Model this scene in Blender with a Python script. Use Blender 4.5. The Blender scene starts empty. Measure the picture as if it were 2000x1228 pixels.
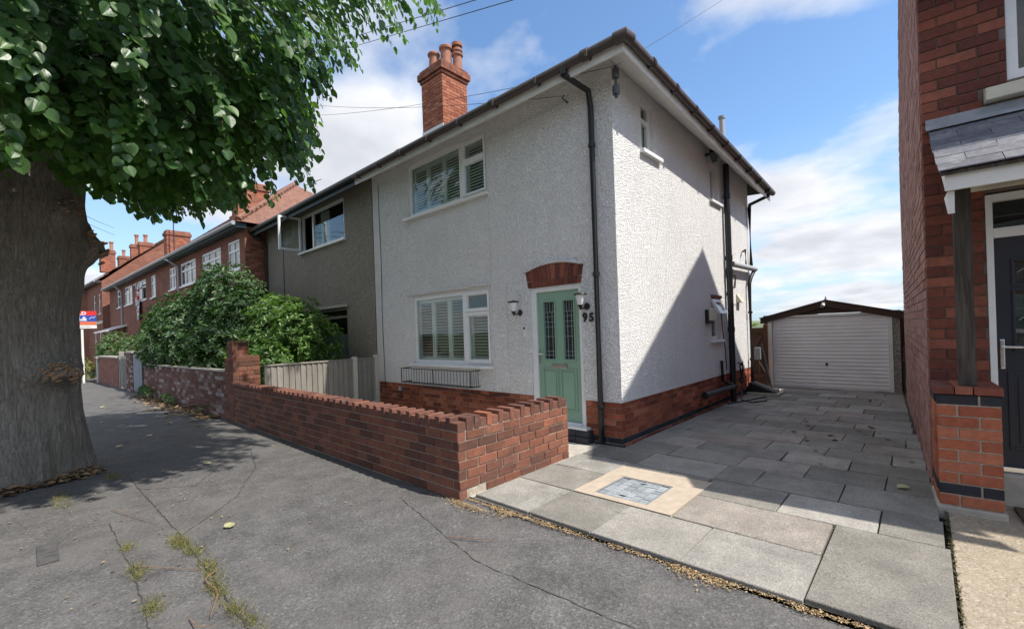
import bpy, bmesh, math, random
import numpy as np
from mathutils import Vector, Matrix, noise
random.seed(7); RNG = np.random.default_rng(7)
scene = bpy.context.scene
COL = scene.collection
rad = math.radians

# ------------------------------------------------------------------ camera
CAM = Vector((3.0535, -5.4809, 1.65))
YAW, ROLL = .7444, .0341
cd = bpy.data.cameras.new('camera'); cd.sensor_width = 36; cd.sensor_fit = 'HORIZONTAL'
cd.lens = 871.9/2000*36; cd.shift_y = .01724; cd.clip_start = .05; cd.clip_end = 3000
cam = bpy.data.objects.new('camera', cd); COL.objects.link(cam)
_A = Vector((-math.sin(YAW), math.cos(YAW), 0)); _R = Vector((math.cos(YAW), math.sin(YAW), 0)); _U = Vector((0, 0, 1))
_rc = _R*math.cos(ROLL) - _U*math.sin(ROLL); _uc = _R*math.sin(ROLL) + _U*math.cos(ROLL)
cam.matrix_world = Matrix(((_rc.x, _uc.x, -_A.x, CAM.x), (_rc.y, _uc.y, -_A.y, CAM.y), (_rc.z, _uc.z, -_A.z, CAM.z), (0, 0, 0, 1)))
scene.camera = cam

# ------------------------------------------------------------------ sun, sky, exposure
SUN = Vector((1, .24, 1.5)).normalized()
sl = bpy.data.lights.new('sun', 'SUN'); sl.energy = 3.5; sl.angle = rad(.8); sl.color = (1, .94, .86)
so = bpy.data.objects.new('sun', sl); COL.objects.link(so)
so.rotation_euler = SUN.to_track_quat('Z', 'Y').to_euler(); so.location = (20, 5, 30)
world = bpy.data.worlds.new('World'); scene.world = world; world.use_nodes = True
scene.view_settings.view_transform = 'Standard'; scene.view_settings.look = 'None'
scene.view_settings.exposure = .85; scene.view_settings.gamma = 1; scene.view_settings.use_curve_mapping = False

class NG:
    """tiny node-graph helper"""
    def __init__(s, tree):
        s.t = tree; s.n = tree.nodes; s.l = tree.links
    def add(s, ty, **kw):
        nd = s.n.new(ty)
        for k, v in kw.items():
            if k.startswith('i_'):
                nd.inputs[k[2:].replace('_', ' ')].default_value = v
            else: setattr(nd, k, v)
        return nd
    def put(s, sock, v):
        if hasattr(v, 'links') or isinstance(v, bpy.types.NodeSocket): s.l.new(v, sock)
        else: sock.default_value = v
    def math(s, op, a, b=None, clamp=False):
        nd = s.n.new('ShaderNodeMath'); nd.operation = op; nd.use_clamp = clamp
        s.put(nd.inputs[0], a)
        if b is not None: s.put(nd.inputs[1], b)
        return nd.outputs[0]
    def vmath(s, op, a, b):
        nd = s.n.new('ShaderNodeVectorMath'); nd.operation = op
        s.put(nd.inputs[0], a); s.put(nd.inputs[1], b); return nd.outputs[0]
    def noise(s, vec, scale, detail=4, rough=.55, dist=0, out='Fac'):
        nd = s.n.new('ShaderNodeTexNoise'); s.put(nd.inputs['Vector'], vec)
        nd.inputs['Scale'].default_value = scale; nd.inputs['Detail'].default_value = detail
        nd.inputs['Roughness'].default_value = rough; nd.inputs['Distortion'].default_value = dist
        return nd.outputs[out]
    def voro(s, vec, scale, feature='F1', out='Distance', rnd=1):
        nd = s.n.new('ShaderNodeTexVoronoi'); nd.feature = feature; s.put(nd.inputs['Vector'], vec)
        nd.inputs['Scale'].default_value = scale
        nd.inputs['Randomness'].default_value = rnd
        return nd.outputs[out]
    def ramp(s, fac, stops, interp='LINEAR'):
        nd = s.n.new('ShaderNodeValToRGB'); s.put(nd.inputs[0], fac); cr = nd.color_ramp; cr.interpolation = interp
        while len(cr.elements) < len(stops): cr.elements.new(.5)
        for e, (p, c) in zip(cr.elements, stops):
            e.position = p; e.color = (c, c, c, 1) if isinstance(c, (int, float)) else (*c[:3], 1)
        return nd.outputs[0]
    def mix(s, fac, a, b, mode='MIX'):
        nd = s.n.new('ShaderNodeMix'); nd.data_type = 'RGBA'; nd.blend_type = mode
        s.put(nd.inputs[0], fac)
        for sk, v in ((nd.inputs[6], a), (nd.inputs[7], b)):
            if isinstance(v, (int, float)): v = (v, v, v)
            if isinstance(v, tuple): sk.default_value = (*v[:3], 1)
            else: s.l.new(v, sk)
        return nd.outputs[2]
    def bump(s, h, strength=.5, dist=.01, prev=None):
        nd = s.n.new('ShaderNodeBump'); s.put(nd.inputs['Height'], h)
        nd.inputs['Strength'].default_value = strength; nd.inputs['Distance'].default_value = dist
        if prev is not None: s.l.new(prev, nd.inputs['Normal'])
        return nd.outputs[0]

# world: Nishita sky with fair-weather cloud
g = NG(world.node_tree)
bg = world.node_tree.nodes['Background']; bg.inputs['Strength'].default_value = .15
sky = g.add('ShaderNodeTexSky', sky_type='NISHITA', sun_disc=False)
sky.sun_elevation = math.asin(SUN.z); sky.sun_rotation = math.atan2(SUN.x, SUN.y)
sky.air_density = 1.0; sky.dust_density = .6; sky.ozone_density = 1.6
tc = g.add('ShaderNodeTexCoord').outputs['Generated']
sx = g.add('ShaderNodeSeparateXYZ'); g.l.new(tc, sx.inputs[0])
zz = g.math('ADD', g.math('MAXIMUM', sx.outputs[2], 0.0), .16)
cx_ = g.add('ShaderNodeCombineXYZ'); g.l.new(g.math('DIVIDE', sx.outputs[0], zz), cx_.inputs[0]); g.l.new(g.math('DIVIDE', sx.outputs[1], zz), cx_.inputs[1])
cx_.inputs[2].default_value = 6.4
cl = g.noise(cx_.outputs[0], 1.0, 10, .52, .1)
cl2 = g.noise(g.vmath('ADD', cx_.outputs[0], (.08, .03, .08)), 1.0, 10, .52, .1)
mask = g.ramp(cl, [(.43, 0), (.49, .5), (.56, 1)])
shade = g.ramp(g.math('SUBTRACT', cl2, g.math('MULTIPLY', cl, .35)), [(.26, (4.1, 4.15, 4.3)), (.44, (2.7, 2.8, 3.05))])
hz = g.ramp(sx.outputs[2], [(0, .85), (.12, .5), (.35, 0)])
blue = g.mix(1, sky.outputs[0], (.66, .78, .86), 'MULTIPLY')
blue = g.mix(hz, blue, (2.2, 2.8, 3.4))
g.l.new(g.mix(mask, blue, shade), bg.inputs['Color'])

# ------------------------------------------------------------------ mesh helpers
class MB:
    def __init__(s): s.v = []; s.f = []
    def quad(s, *p):
        i = len(s.v); s.v += [tuple(q) for q in p]; s.f.append(tuple(range(i, i+len(p)))); return s
    def box(s, x0, x1, y0, y1, z0, z1, M=None):
        i = len(s.v)
        c = [(x, y, z) for z in (z0, z1) for y in (y0, y1) for x in (x0, x1)]
        if M: c = [M(*q) for q in c]
        s.v += [tuple(q) for q in c]
        s.f += [tuple(i+k for k in q) for q in ((0, 2, 3, 1), (4, 5, 7, 6), (0, 1, 5, 4), (2, 6, 7, 3), (0, 4, 6, 2), (1, 3, 7, 5))]
        return s
    def prism(s, poly, a, b):
        """closed prism: poly = list of points, a/b = functions point->3d for both caps"""
        n = len(poly); i = len(s.v)
        s.v += [tuple(a(*p)) for p in poly] + [tuple(b(*p)) for p in poly]
        s.f.append(tuple(range(i, i+n))[::-1]); s.f.append(tuple(range(i+n, i+2*n)))
        for k in range(n): s.f.append((i+k, i+(k+1) % n, i+n+(k+1) % n, i+n+k))
        return s
    def tube(s, pts, r, seg=8, cap=True):
        pts = [Vector(p) for p in pts]; rs = r if isinstance(r, (list, tuple)) else [r]*len(pts)
        base = len(s.v); up = Vector((0, 0, 1))
        for k, p in enumerate(pts):
            if k == 0: d = pts[1]-p
            elif k == len(pts)-1: d = p-pts[k-1]
            else: d = (pts[k+1]-p).normalized() + (p-pts[k-1]).normalized()
            d.normalize()
            a = d.cross(up)
            if a.length < .05: a = d.cross(Vector((1, 0, 0)))
            a.normalize(); b = d.cross(a).normalized()
            for j in range(seg):
                t = 2*math.pi*j/seg
                s.v.append(tuple(p + (a*math.cos(t)+b*math.sin(t))*rs[k]))
        for k in range(len(pts)-1):
            for j in range(seg):
                j2 = (j+1) % seg
                s.f.append((base+k*seg+j, base+k*seg+j2, base+(k+1)*seg+j2, base+(k+1)*seg+j))
        if cap:
            s.f.append(tuple(base+j for j in range(seg))[::-1]); s.f.append(tuple(base+(len(pts)-1)*seg+j for j in range(seg)))
        return s
    def lathe(s, prof, c, seg=20):
        base = len(s.v)
        for r, z in prof:
            for j in range(seg):
                t = 2*math.pi*j/seg; s.v.append((c[0]+r*math.cos(t), c[1]+r*math.sin(t), c[2]+z))
        for k in range(len(prof)-1):
            for j in range(seg):
                j2 = (j+1) % seg
                s.f.append((base+k*seg+j, base+k*seg+j2, base+(k+1)*seg+j2, base+(k+1)*seg+j))
        s.f.append(tuple(base+j for j in range(seg))[::-1]); s.f.append(tuple(base+(len(prof)-1)*seg+j for j in range(seg)))
        return s
    def mesh(s, name, mat, smooth=False, bevel=0, fix=True):
        me = bpy.data.meshes.new(name); me.from_pydata(s.v, [], s.f)
        if fix or bevel:
            bm = bmesh.new(); bm.from_mesh(me)
            bmesh.ops.recalc_face_normals(bm, faces=bm.faces)
            if bevel:
                bmesh.ops.bevel(bm, geom=[e for e in bm.edges if len(e.link_faces) == 2 and e.calc_face_angle(0) > .6], offset=bevel, segments=2, affect='EDGES', profile=.6)
            bm.to_mesh(me); bm.free()
        if mat: me.materials.append(mat)
        if smooth:
            me.polygons.foreach_set('use_smooth', [True]*len(me.polygons))
            try: me.set_sharp_from_angle(angle=rad(40))
            except Exception: pass
        me.update(); return me

WM = {}
def T(name, label, cat, loc=(0, 0, 0), rz=0, group=None):
    o = bpy.data.objects.new(name, None); COL.objects.link(o); o.empty_display_size = .1
    o.location = loc; o.rotation_euler = (0, 0, rz); o['label'] = label; o['category'] = cat
    if group: o['group'] = group
    WM[o.name] = Matrix.Translation(loc) @ Matrix.Rotation(rz, 4, 'Z')
    return o
def tag(o, label, cat, group=None):
    o['label'] = label; o['category'] = cat
    if group: o['group'] = group
    return o
def O(name, mb, mat, parent=None, world=True, smooth=False, bevel=0, label=None, kind=None, fix=True):
    me = mb if isinstance(mb, bpy.types.Mesh) else mb.mesh(name, mat, smooth, bevel, fix)
    o = bpy.data.objects.new(name, me); COL.objects.link(o)
    if parent is not None:
        o.parent = parent
        if world and parent.name in WM: o.matrix_parent_inverse = WM[parent.name].inverted()
    if label: o['label'] = label
    if kind: o['kind'] = kind
    return o
def front(y): return lambda u, d, z: (u, y-d, z)      # wall facing -y: u = x, d = outwards
def side(x): return lambda u, d, z: (x+d, u, z)       # wall facing +x: u = y

def sheet(M, u0, u1, z0, z1, holes, reveal=.12, mb=None, wob=0):
    """wall face with openings and their reveals"""
    mb = mb or MB(); us = sorted({u0, u1, *[h[0] for h in holes], *[h[1] for h in holes]}); zs = sorted({z0, z1, *[h[2] for h in holes], *[h[3] for h in holes]})
    us = [u for u in us if u0 <= u <= u1]; zs = [z for z in zs if z0 <= z <= z1]
    for a, b in zip(us, us[1:]):
        for c, d in zip(zs, zs[1:]):
            m = ((a+b)/2, (c+d)/2)
            if any(h[0] < m[0] < h[1] and h[2] < m[1] < h[3] for h in holes): continue
            mb.quad(M(a, 0, c), M(b, 0, c), M(b, 0, d), M(a, 0, d))
    for a, b, c, d in holes:
        c2 = max(c, z0)
        for (p, q), (r, t) in (((a, c2), (a, d)), ((b, c2), (b, d)), ((a, d), (b, d))) + ((((a, c), (b, c)),) if c > z0 else ()):
            mb.quad(M(p, 0, q), M(r, 0, t), M(r, -reveal, t), M(p, -reveal, q))
    return mb

# ------------------------------------------------------------------ materials
MATS = {}
def newmat(name):
    m = bpy.data.materials.new(name); m.use_nodes = True; MATS[name] = m
    g = NG(m.node_tree); b = m.node_tree.nodes['Principled BSDF']
    g.b = b; g.p = g.add('ShaderNodeNewGeometry').outputs['Position']
    g.tc = g.add('ShaderNodeTexCoord').outputs['Object']
    return m, g
def fin(g, col, rough=.6, nrm=None, metal=0, spec=.5):
    g.put(g.b.inputs['Base Color'], (*col, 1) if isinstance(col, tuple) else col)
    g.put(g.b.inputs['Roughness'], rough); g.b.inputs['Metallic'].default_value = metal
    g.b.inputs['Specular IOR Level'].default_value = spec
    if nrm is not None: g.l.new(nrm, g.b.inputs['Normal'])
def plain(name, col, rough=.5, metal=0, var=.12, scale=14, bump=.0, spec=.5):
    m, g = newmat(name)
    n = g.noise(g.p, scale, 5, .6)
    c = g.mix(1, (*col,), g.ramp(n, [(.3, 1-var), (.7, 1+var)]), 'MULTIPLY')
    nr = g.bump(g.noise(g.p, scale*6, 3), bump, .004) if bump else None
    fin(g, c, g.math('ADD', rough-.06, g.math('MULTIPLY', n, .14)), nr, metal, spec); return m

def m_render(name, col, dark, stone=55, strength=.8, dist=.012, speck=None):
    m, g = newmat(name)
    v = g.voro(g.p, stone); n1 = g.noise(g.p, stone*.55, 3, .6); big = g.noise(g.p, .9, 5, .6); mid = g.noise(g.p, 5, 5, .65)
    c = g.mix(g.ramp(mid, [(.35, 0), (.75, .35)]), col, tuple(.86*x for x in col))
    c = g.mix(g.ramp(big, [(.42, 0), (.72, .5)]), c, dark)
    mp = g.add('ShaderNodeMapping'); g.l.new(g.p, mp.inputs[0]); mp.inputs['Scale'].default_value = (3.2, 3.2, .22)
    c = g.mix(g.ramp(g.noise(mp.outputs[0], 1.6, 6, .62), [(.52, 0), (.74, .32)]), c, dark)
    if speck:
        w = g.voro(g.p, stone, out='Color'); sp = g.add('ShaderNodeSeparateColor'); g.l.new(w, sp.inputs[0])
        c = g.mix(g.ramp(sp.outputs[0], [(.0, .0), (.5, .35), (1, .85)]), c, g.ramp(sp.outputs[1], speck))
    h = g.math('ADD', g.ramp(v, [(.0, 1), (.6, 0)]), g.math('MULTIPLY', n1, .9))
    h2 = g.noise(g.p, 7, 3, .5)
    fin(g, c, .85, g.bump(h, strength, dist, g.bump(h2, .35, .03)), spec=.2); return m
M_white = m_render('white_pebbledash', (.82, .815, .80), (.69, .68, .655), 54, 1, .0165)
M_grey = m_render('grey_pebbledash', (.33, .285, .225), (.235, .20, .155), 56, 1, .016, [(0, (.12, .11, .092)), (.6, (.27, .25, .21)), (1, (.55, .52, .46))])
M_conc_agg = m_render('aggregate_panel', (.30, .265, .225), (.2, .18, .15), 40, .9, .02, [(0, (.16, .13, .11)), (.6, (.34, .3, .26)), (1, (.55, .52, .46))])

def m_brick(name, stops, src='obj', bumpk=.5, soot=.25, sootcol=(.05, .035, .03), lich=0):
    m, g = newmat(name)
    if src == 'obj': r = g.add('ShaderNodeObjectInfo').outputs['Random']
    else: r = g.add('ShaderNodeNewGeometry').outputs['Random Per Island']
    c = g.ramp(r, stops)
    n = g.noise(g.p, 22, 6, .65); n2 = g.noise(g.p, 4.5, 5, .6); n3 = g.noise(g.p, 130, 2, .5)
    c = g.mix(1, c, g.ramp(n, [(.25, .74), (.75, 1.22)]), 'MULTIPLY')
    c = g.mix(g.ramp(n2, [(.45, 0), (.75, soot*1.6)]), c, sootcol)
    if lich: c = g.mix(g.ramp(g.noise(g.p, 9, 6, .7), [(.58, 0), (.7, lich)]), c, (.36, .34, .29))
    fin(g, c, .85, g.bump(g.math('ADD', n3, g.math('MULTIPLY', n, 1.5)), bumpk, .004), spec=.25); return m
RED = [(0, (.16, .045, .028)), (.3, (.25, .072, .04)), (.6, (.30, .092, .05)), (.85, (.37, .115, .06)), (1, (.42, .16, .095))]
M_wallbrick = m_brick('weathered_brick', [(0, (.115, .058, .044)), (.35, (.18, .076, .05)), (.7, (.25, .10, .062)), (.93, (.235, .105, .07)), (1, (.30, .115, .07))], soot=.3, lich=.1)
M_coping = m_brick('coping_brick', [(0, (.13, .06, .045)), (.6, (.19, .085, .06)), (.94, (.23, .10, .068)), (1, (.32, .12, .07))], soot=.35, lich=.25)
M_plinth = m_brick('plinth_brick', RED, soot=.12)
M_rhbrick = m_brick('dark_red_brick', [(0, (.12, .042, .032)), (.4, (.185, .06, .042)), (.8, (.25, .08, .052)), (1, (.32, .115, .074))], soot=.3)
M_pillar = m_brick('pillar_brick', [(0, (.30, .09, .05)), (.5, (.38, .12, .066)), (1, (.45, .17, .10))], soot=.1)
M_blue = m_brick('blue_engineering_brick', [(0, (.022, .024, .032)), (1, (.05, .052, .062))], soot=.1, bumpk=.2)
M_isl = m_brick('side_wall_brick', [(0, (.27, .14, .11)), (.5, (.36, .19, .155)), (1, (.43, .25, .21))], 'isl', soot=.05, lich=.3)
M_chim = m_brick('chimney_brick', [(0, (.26, .085, .05)), (.5, (.36, .125, .07)), (1, (.45, .18, .11))], 'isl', soot=.18, lich=.15)
M_nwall = m_brick('flaking_painted_brick', [(0, (.13, .055, .042)), (.55, (.19, .085, .068)), (.8, (.24, .17, .155)), (1, (.40, .36, .35))], 'isl', soot=.25, lich=.55)
M_fwall = m_brick('pink_brick', [(0, (.22, .095, .07)), (1, (.32, .15, .11))], 'isl', soot=.1)
M_mortar = plain('mortar', (.40, .345, .28), .95, var=.25, scale=30, bump=.5)
M_mortar_d = plain('dark_mortar', (.16, .13, .11), .95, var=.25, scale=30, bump=.4)
def m_brickface(name, c1, c2, mort, sc=1):
    """far brickwork, bricks too small to pick apart"""
    m, g = newmat(name)
    sp = g.add('ShaderNodeSeparateXYZ'); g.l.new(g.tc, sp.inputs[0])
    cb = g.add('ShaderNodeCombineXYZ'); g.l.new(g.math('ADD', sp.outputs[0], sp.outputs[1]), cb.inputs[0]); g.l.new(sp.outputs[2], cb.inputs[1])
    bt = g.add('ShaderNodeTexBrick'); g.l.new(cb.outputs[0], bt.inputs['Vector'])
    bt.inputs['Color1'].default_value = (*c1, 1); bt.inputs['Color2'].default_value = (*c2, 1); bt.inputs['Mortar'].default_value = (*mort, 1)
    bt.inputs['Scale'].default_value = 1; bt.inputs['Brick Width'].default_value = .24*sc; bt.inputs['Row Height'].default_value = .085*sc
    bt.inputs['Mortar Size'].default_value = .009*sc; bt.inputs['Bias'].default_value = -.2
    c = g.mix(1, bt.outputs[0], g.ramp(g.noise(g.p, 1.6, 6, .65), [(.3, .72), (.7, 1.2)]), 'MULTIPLY')
    fin(g, c, .9, g.bump(bt.outputs['Fac'], -.5, .01), spec=.2); return m
M_far1 = m_brickface('terrace_brick', (.21, .07, .045), (.30, .10, .062), (.22, .17, .14))
M_far2 = m_brickface('tall_terrace_brick', (.24, .085, .055), (.33, .125, .082), (.25, .18, .14))

def m_glass():
    m, g = newmat('window_glass'); g.n.remove(g.b)
    lw = g.add('ShaderNodeLayerWeight'); lw.inputs[0].default_value = .5
    fac = g.math('ADD', g.math('MULTIPLY', g.math('POWER', lw.outputs['Facing'], 4.0), .85), .055)
    tr = g.add('ShaderNodeBsdfTransparent'); tr.inputs[0].default_value = (.86, .9, .88, 1)
    gl = g.add('ShaderNodeBsdfGlossy'); gl.inputs['Roughness'].default_value = .015
    g.l.new(g.bump(g.noise(g.p, 1.3, 2), .06, .05), gl.inputs['Normal'])
    mx = g.add('ShaderNodeMixShader'); g.l.new(fac, mx.inputs[0]); g.l.new(tr.outputs[0], mx.inputs[1]); g.l.new(gl.outputs[0], mx.inputs[2])
    g.l.new(mx.outputs[0], g.n['Material Output'].inputs[0]); return m
M_glass = m_glass()
M_upvc = plain('white_upvc', (.78, .785, .78), .32, var=.05, scale=6)
M_paint = plain('white_paint', (.74, .735, .70), .5, var=.1, scale=5)
M_cream = plain('cream_painted_stone', (.62, .58, .46), .7, var=.14, scale=7, bump=.2)
M_shut = plain('shutter_white', (.72, .76, .72), .45, var=.04)
M_gutter = plain('brown_upvc_gutter', (.062, .046, .042), .42, var=.25, scale=9)
M_black = plain('black_plastic', (.011, .011, .012), .42, var=.2, scale=9)
M_blackm = plain('black_metal', (.014, .014, .015), .5, var=.2, scale=12)
M_green = plain('sage_green_door', (.245, .40, .30), .42, var=.05, scale=4, bump=.06)
M_navy = plain('navy_door', (.016, .02, .032), .38, var=.1, scale=4, bump=.06)
M_chrome = plain('polished_chrome', (.72, .72, .73), .18, 1, var=.05)
M_brass = plain('letterplate_metal', (.5, .48, .46), .3, 1, var=.1)
M_lead = plain('lead_flashing', (.28, .30, .33), .55, var=.2, scale=9, bump=.2)
M_terra = plain('terracotta_pot', (.34, .15, .095), .75, var=.25, scale=9, bump=.15)
M_dark = plain('dark_interior', (.03, .03, .032), .9, var=.1)
M_greyp = plain('grey_plastic', (.36, .37, .38), .45, var=.08)
M_wplast = plain('white_plastic', (.74, .74, .72), .35, var=.04)
M_ivory = plain('ivory_plastic', (.52, .50, .38), .5, var=.08)
M_slate = None
def m_tile(name, stops, scale=22, lich=(.3, .29, .25), k=.35):
    m, g = newmat(name)
    c = g.ramp(g.add('ShaderNodeObjectInfo').outputs['Random'], stops)
    c = g.mix(1, c, g.ramp(g.noise(g.p, scale, 6, .65), [(.3, .72), (.7, 1.25)]), 'MULTIPLY')
    c = g.mix(g.ramp(g.noise(g.p, 7, 6, .7), [(.52, 0), (.72, k)]), c, lich)
    fin(g, c, .7, g.bump(g.noise(g.p, 60, 4), .35, .005)); return m
M_slate = m_tile('porch_slate', [(0, (.10, .10, .12)), (1, (.17, .17, .19))], lich=(.33, .33, .34), k=.5)
def m_roof(name, c1, c2, gap):
    m, g = newmat(name)
    r = g.add('ShaderNodeNewGeometry').outputs['Random Per Island']
    c = g.ramp(r, [(0, c1), (1, c2)])
    c = g.mix(1, c, g.ramp(g.noise(g.p, 5, 6, .65), [(.3, .6), (.7, 1.3)]), 'MULTIPLY')
    c = g.mix(g.ramp(g.noise(g.p, 2.2, 6, .7), [(.5, 0), (.75, .5)]), c, gap)
    fin(g, c, .85, g.bump(g.noise(g.p, 40, 4), .4, .008), spec=.25); return m
M_rooftile = m_roof('clay_roof_tile', (.17, .085, .06), (.26, .13, .092), (.17, .14, .115))
M_roofdark = m_roof('brown_roof_tile', (.055, .04, .036), (.085, .06, .052), (.09, .08, .07))

def m_wood(name, c1, c2, rough=.8, axis=2):
    m, g = newmat(name)
    mp = g.add('ShaderNodeMapping'); g.l.new(g.p, mp.inputs[0]); s = [38, 38, 38]; s[axis] = 2.2; mp.inputs['Scale'].default_value = s
    r = g.add('ShaderNodeObjectInfo').outputs['Random']
    n = g.noise(g.vmath('ADD', mp.outputs[0], (0, 0, 0)), 1.2, 5, .6, .6)
    c = g.mix(g.ramp(n, [(.3, 0), (.7, 1)]), c1, c2)
    c = g.mix(1, c, g.ramp(r, [(0, .82), (1, 1.18)]), 'MULTIPLY')
    c = g.mix(g.ramp(g.noise(g.p, 3.5, 5, .6), [(.5, 0), (.8, .35)]), c, tuple(.55*x for x in c1))
    fin(g, c, rough, g.bump(n, .4, .004), spec=.3); return m
M_fence = m_wood('weathered_fence_wood', (.205, .19, .165), (.31, .29, .26))
M_gate = m_wood('red_brown_gate_wood', (.085, .04, .025), (.15, .07, .042))
M_post = m_wood('dark_porch_timber', (.035, .028, .022), (.11, .095, .08))
M_barge = m_wood('dark_brown_barge_board', (.042, .026, .018), (.07, .043, .03), axis=0)
M_greygate = m_wood('grey_painted_gate', (.22, .24, .27), (.29, .31, .34))
M_cpost = plain('concrete_post', (.52, .49, .43), .9, var=.15, scale=20, bump=.3)
M_garage = plain('white_garage_steel', (.80, .79, .79), .4, var=.05, scale=3)
M_flash_white = plain('white_painted_flashing', (.72, .73, .74), .6, var=.1)

def m_asphalt():
    m, g = newmat('tarmac')
    fine = g.voro(g.p, 75, out='Color'); sp = g.add('ShaderNodeSeparateColor'); g.l.new(fine, sp.inputs[0])
    big = g.noise(g.p, .55, 5, .6, .6); mid = g.noise(g.p, 3.1, 6, .65)
    c = g.ramp(sp.outputs[0], [(0, (.08, .077, .075)), (.6, (.108, .104, .101)), (.94, (.13, .126, .122)), (1, (.17, .164, .158))])
    c = g.mix(1, c, g.ramp(mid, [(.3, .74), (.7, 1.28)]), 'MULTIPLY')
    c = g.mix(g.ramp(big, [(.5, 0), (.68, .42)]), c, (.13, .123, .116))
    wm = g.ramp(g.noise(g.p, 1.35, 6, .7), [(.52, 0), (.66, .5)])
    c = g.mix(wm, c, (.15, .142, .133))
    # hairline joints of old patch repairs
    w = g.voro(g.p, .42, 'DISTANCE_TO_EDGE')
    wv = g.math('ADD', w, g.math('MULTIPLY', g.math('SUBTRACT', g.noise(g.p, 3, 6, .7), .5), .12))
    crack = g.ramp(g.math('ABSOLUTE', wv), [(.0, .3), (.003, 0)])
    c = g.mix(crack, c, (.045, .042, .04))
    h = g.math('ADD', g.voro(g.p, 75), g.math('MULTIPLY', g.noise(g.p, 30, 4), 1.2))
    fin(g, c, .88, g.bump(h, .5, .006, g.bump(mid, .4, .015)), spec=.25); return m
M_tar = m_asphalt()
def m_slab():
    m, g = newmat('concrete_slab')
    r = g.add('ShaderNodeObjectInfo').outputs['Random']
    c = g.ramp(r, [(0, (.185, .174, .152)), (.4, (.24, .225, .198)), (.72, (.30, .287, .258)), (.86, (.285, .245, .21)), (1, (.35, .332, .298))])
    v = g.voro(g.p, 120, out='Color'); sp = g.add('ShaderNodeSeparateColor'); g.l.new(v, sp.inputs[0])
    c = g.mix(1, c, g.ramp(sp.outputs[0], [(0, .68), (.25, .93), (.8, 1.06), (1, 1.3)]), 'MULTIPLY')
    c = g.mix(1, c, g.ramp(g.noise(g.p, 3.2, 6, .65), [(.3, .78), (.7, 1.2)]), 'MULTIPLY')
    c = g.mix(g.ramp(g.noise(g.p, 15, 6, .7), [(.55, 0), (.72, .4)]), c, (.14, .13, .115))
    c = g.mix(g.ramp(g.noise(g.p, .9, 7, .7, .4), [(.5, 0), (.7, .45)]), c, (.11, .102, .09))
    fin(g, c, .9, g.bump(g.math('ADD', g.voro(g.p, 120), g.noise(g.p, 40, 4)), .45, .005), spec=.25); return m
M_slab = m_slab()
M_joint = plain('slab_joint_soil', (.11, .098, .08), .95, var=.4, scale=20, bump=.4)
M_surround = plain('tan_mortar_surround', (.42, .35, .27), .9, var=.12, scale=12, bump=.3)
M_concpath = m_render('tan_concrete_path', (.33, .28, .215), (.22, .19, .15), 75, .35, .006, [(0, (.2, .16, .11)), (.6, (.36, .29, .2)), (1, (.5, .44, .35))])
M_concrete = plain('pale_concrete', (.42, .385, .33), .9, var=.18, scale=8, bump=.35)
M_tileblue = m_tile('manhole_inlay_tile', [(0, (.21, .235, .255)), (1, (.34, .37, .39))], 40, (.25, .25, .22), .5)
M_grass = None
def m_leaf(name, c1, c2, trans, gloss=.35, src='isl', tc=None):
    m, g = newmat(name)
    r = g.add('ShaderNodeNewGeometry').outputs['Random Per Island'] if src == 'isl' else g.add('ShaderNodeObjectInfo').outputs['Random']
    c = g.ramp(r, [(0, c1), (1, c2)])
    g.b.inputs['Roughness'].default_value = gloss; g.l.new(c, g.b.inputs['Base Color'])
    g.b.inputs['Specular IOR Level'].default_value = .6
    g.l.new(g.bump(g.noise(g.p, 55, 3), .35, .004), g.b.inputs['Normal'])
    tl = g.add('ShaderNodeBsdfTranslucent'); g.l.new(g.mix(1, c, tc or (2.2, 2.3, .9), 'MULTIPLY'), tl.inputs[0])
    mx = g.add('ShaderNodeMixShader'); mx.inputs[0].default_value = trans
    g.l.new(g.b.outputs[0], mx.inputs[1]); g.l.new(tl.outputs[0], mx.inputs[2]); g.l.new(mx.outputs[0], g.n['Material Output'].inputs[0]); return m
M_leaf = m_leaf('lime_leaf', (.035, .092, .026), (.08, .165, .04), .38, .38)
M_leafo = m_leaf('lime_leaf_single', (.04, .10, .028), (.10, .19, .045), .38, .38, 'obj')
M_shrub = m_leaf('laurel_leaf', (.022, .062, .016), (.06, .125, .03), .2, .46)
M_shrub2 = m_leaf('sunlit_laurel_leaf', (.05, .12, .025), (.16, .27, .06), .32, .42)  # lighter copy of the laurel green, sunlight put into the leaf colour
M_bush = m_leaf('bush_leaf', (.045, .10, .03), (.10, .17, .05), .25, .5)
M_weed = m_leaf('weed_leaf', (.10, .13, .03), (.20, .19, .06), .25, .6)
M_moss = m_leaf('joint_grass', (.10, .11, .025), (.26, .23, .08), .2, .8)
M_litter = m_leaf('dry_leaf', (.09, .05, .028), (.36, .24, .13), .1, .8)
M_dry = m_leaf('straw_debris', (.17, .10, .05), (.50, .37, .2), .1, .85)
M_yleaf = m_leaf('fallen_yellow_leaf', (.38, .38, .19), (.48, .45, .26), .15, .6, 'obj')
M_twig = plain('dry_twig', (.20, .12, .075), .85, var=.3, scale=30)
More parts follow.
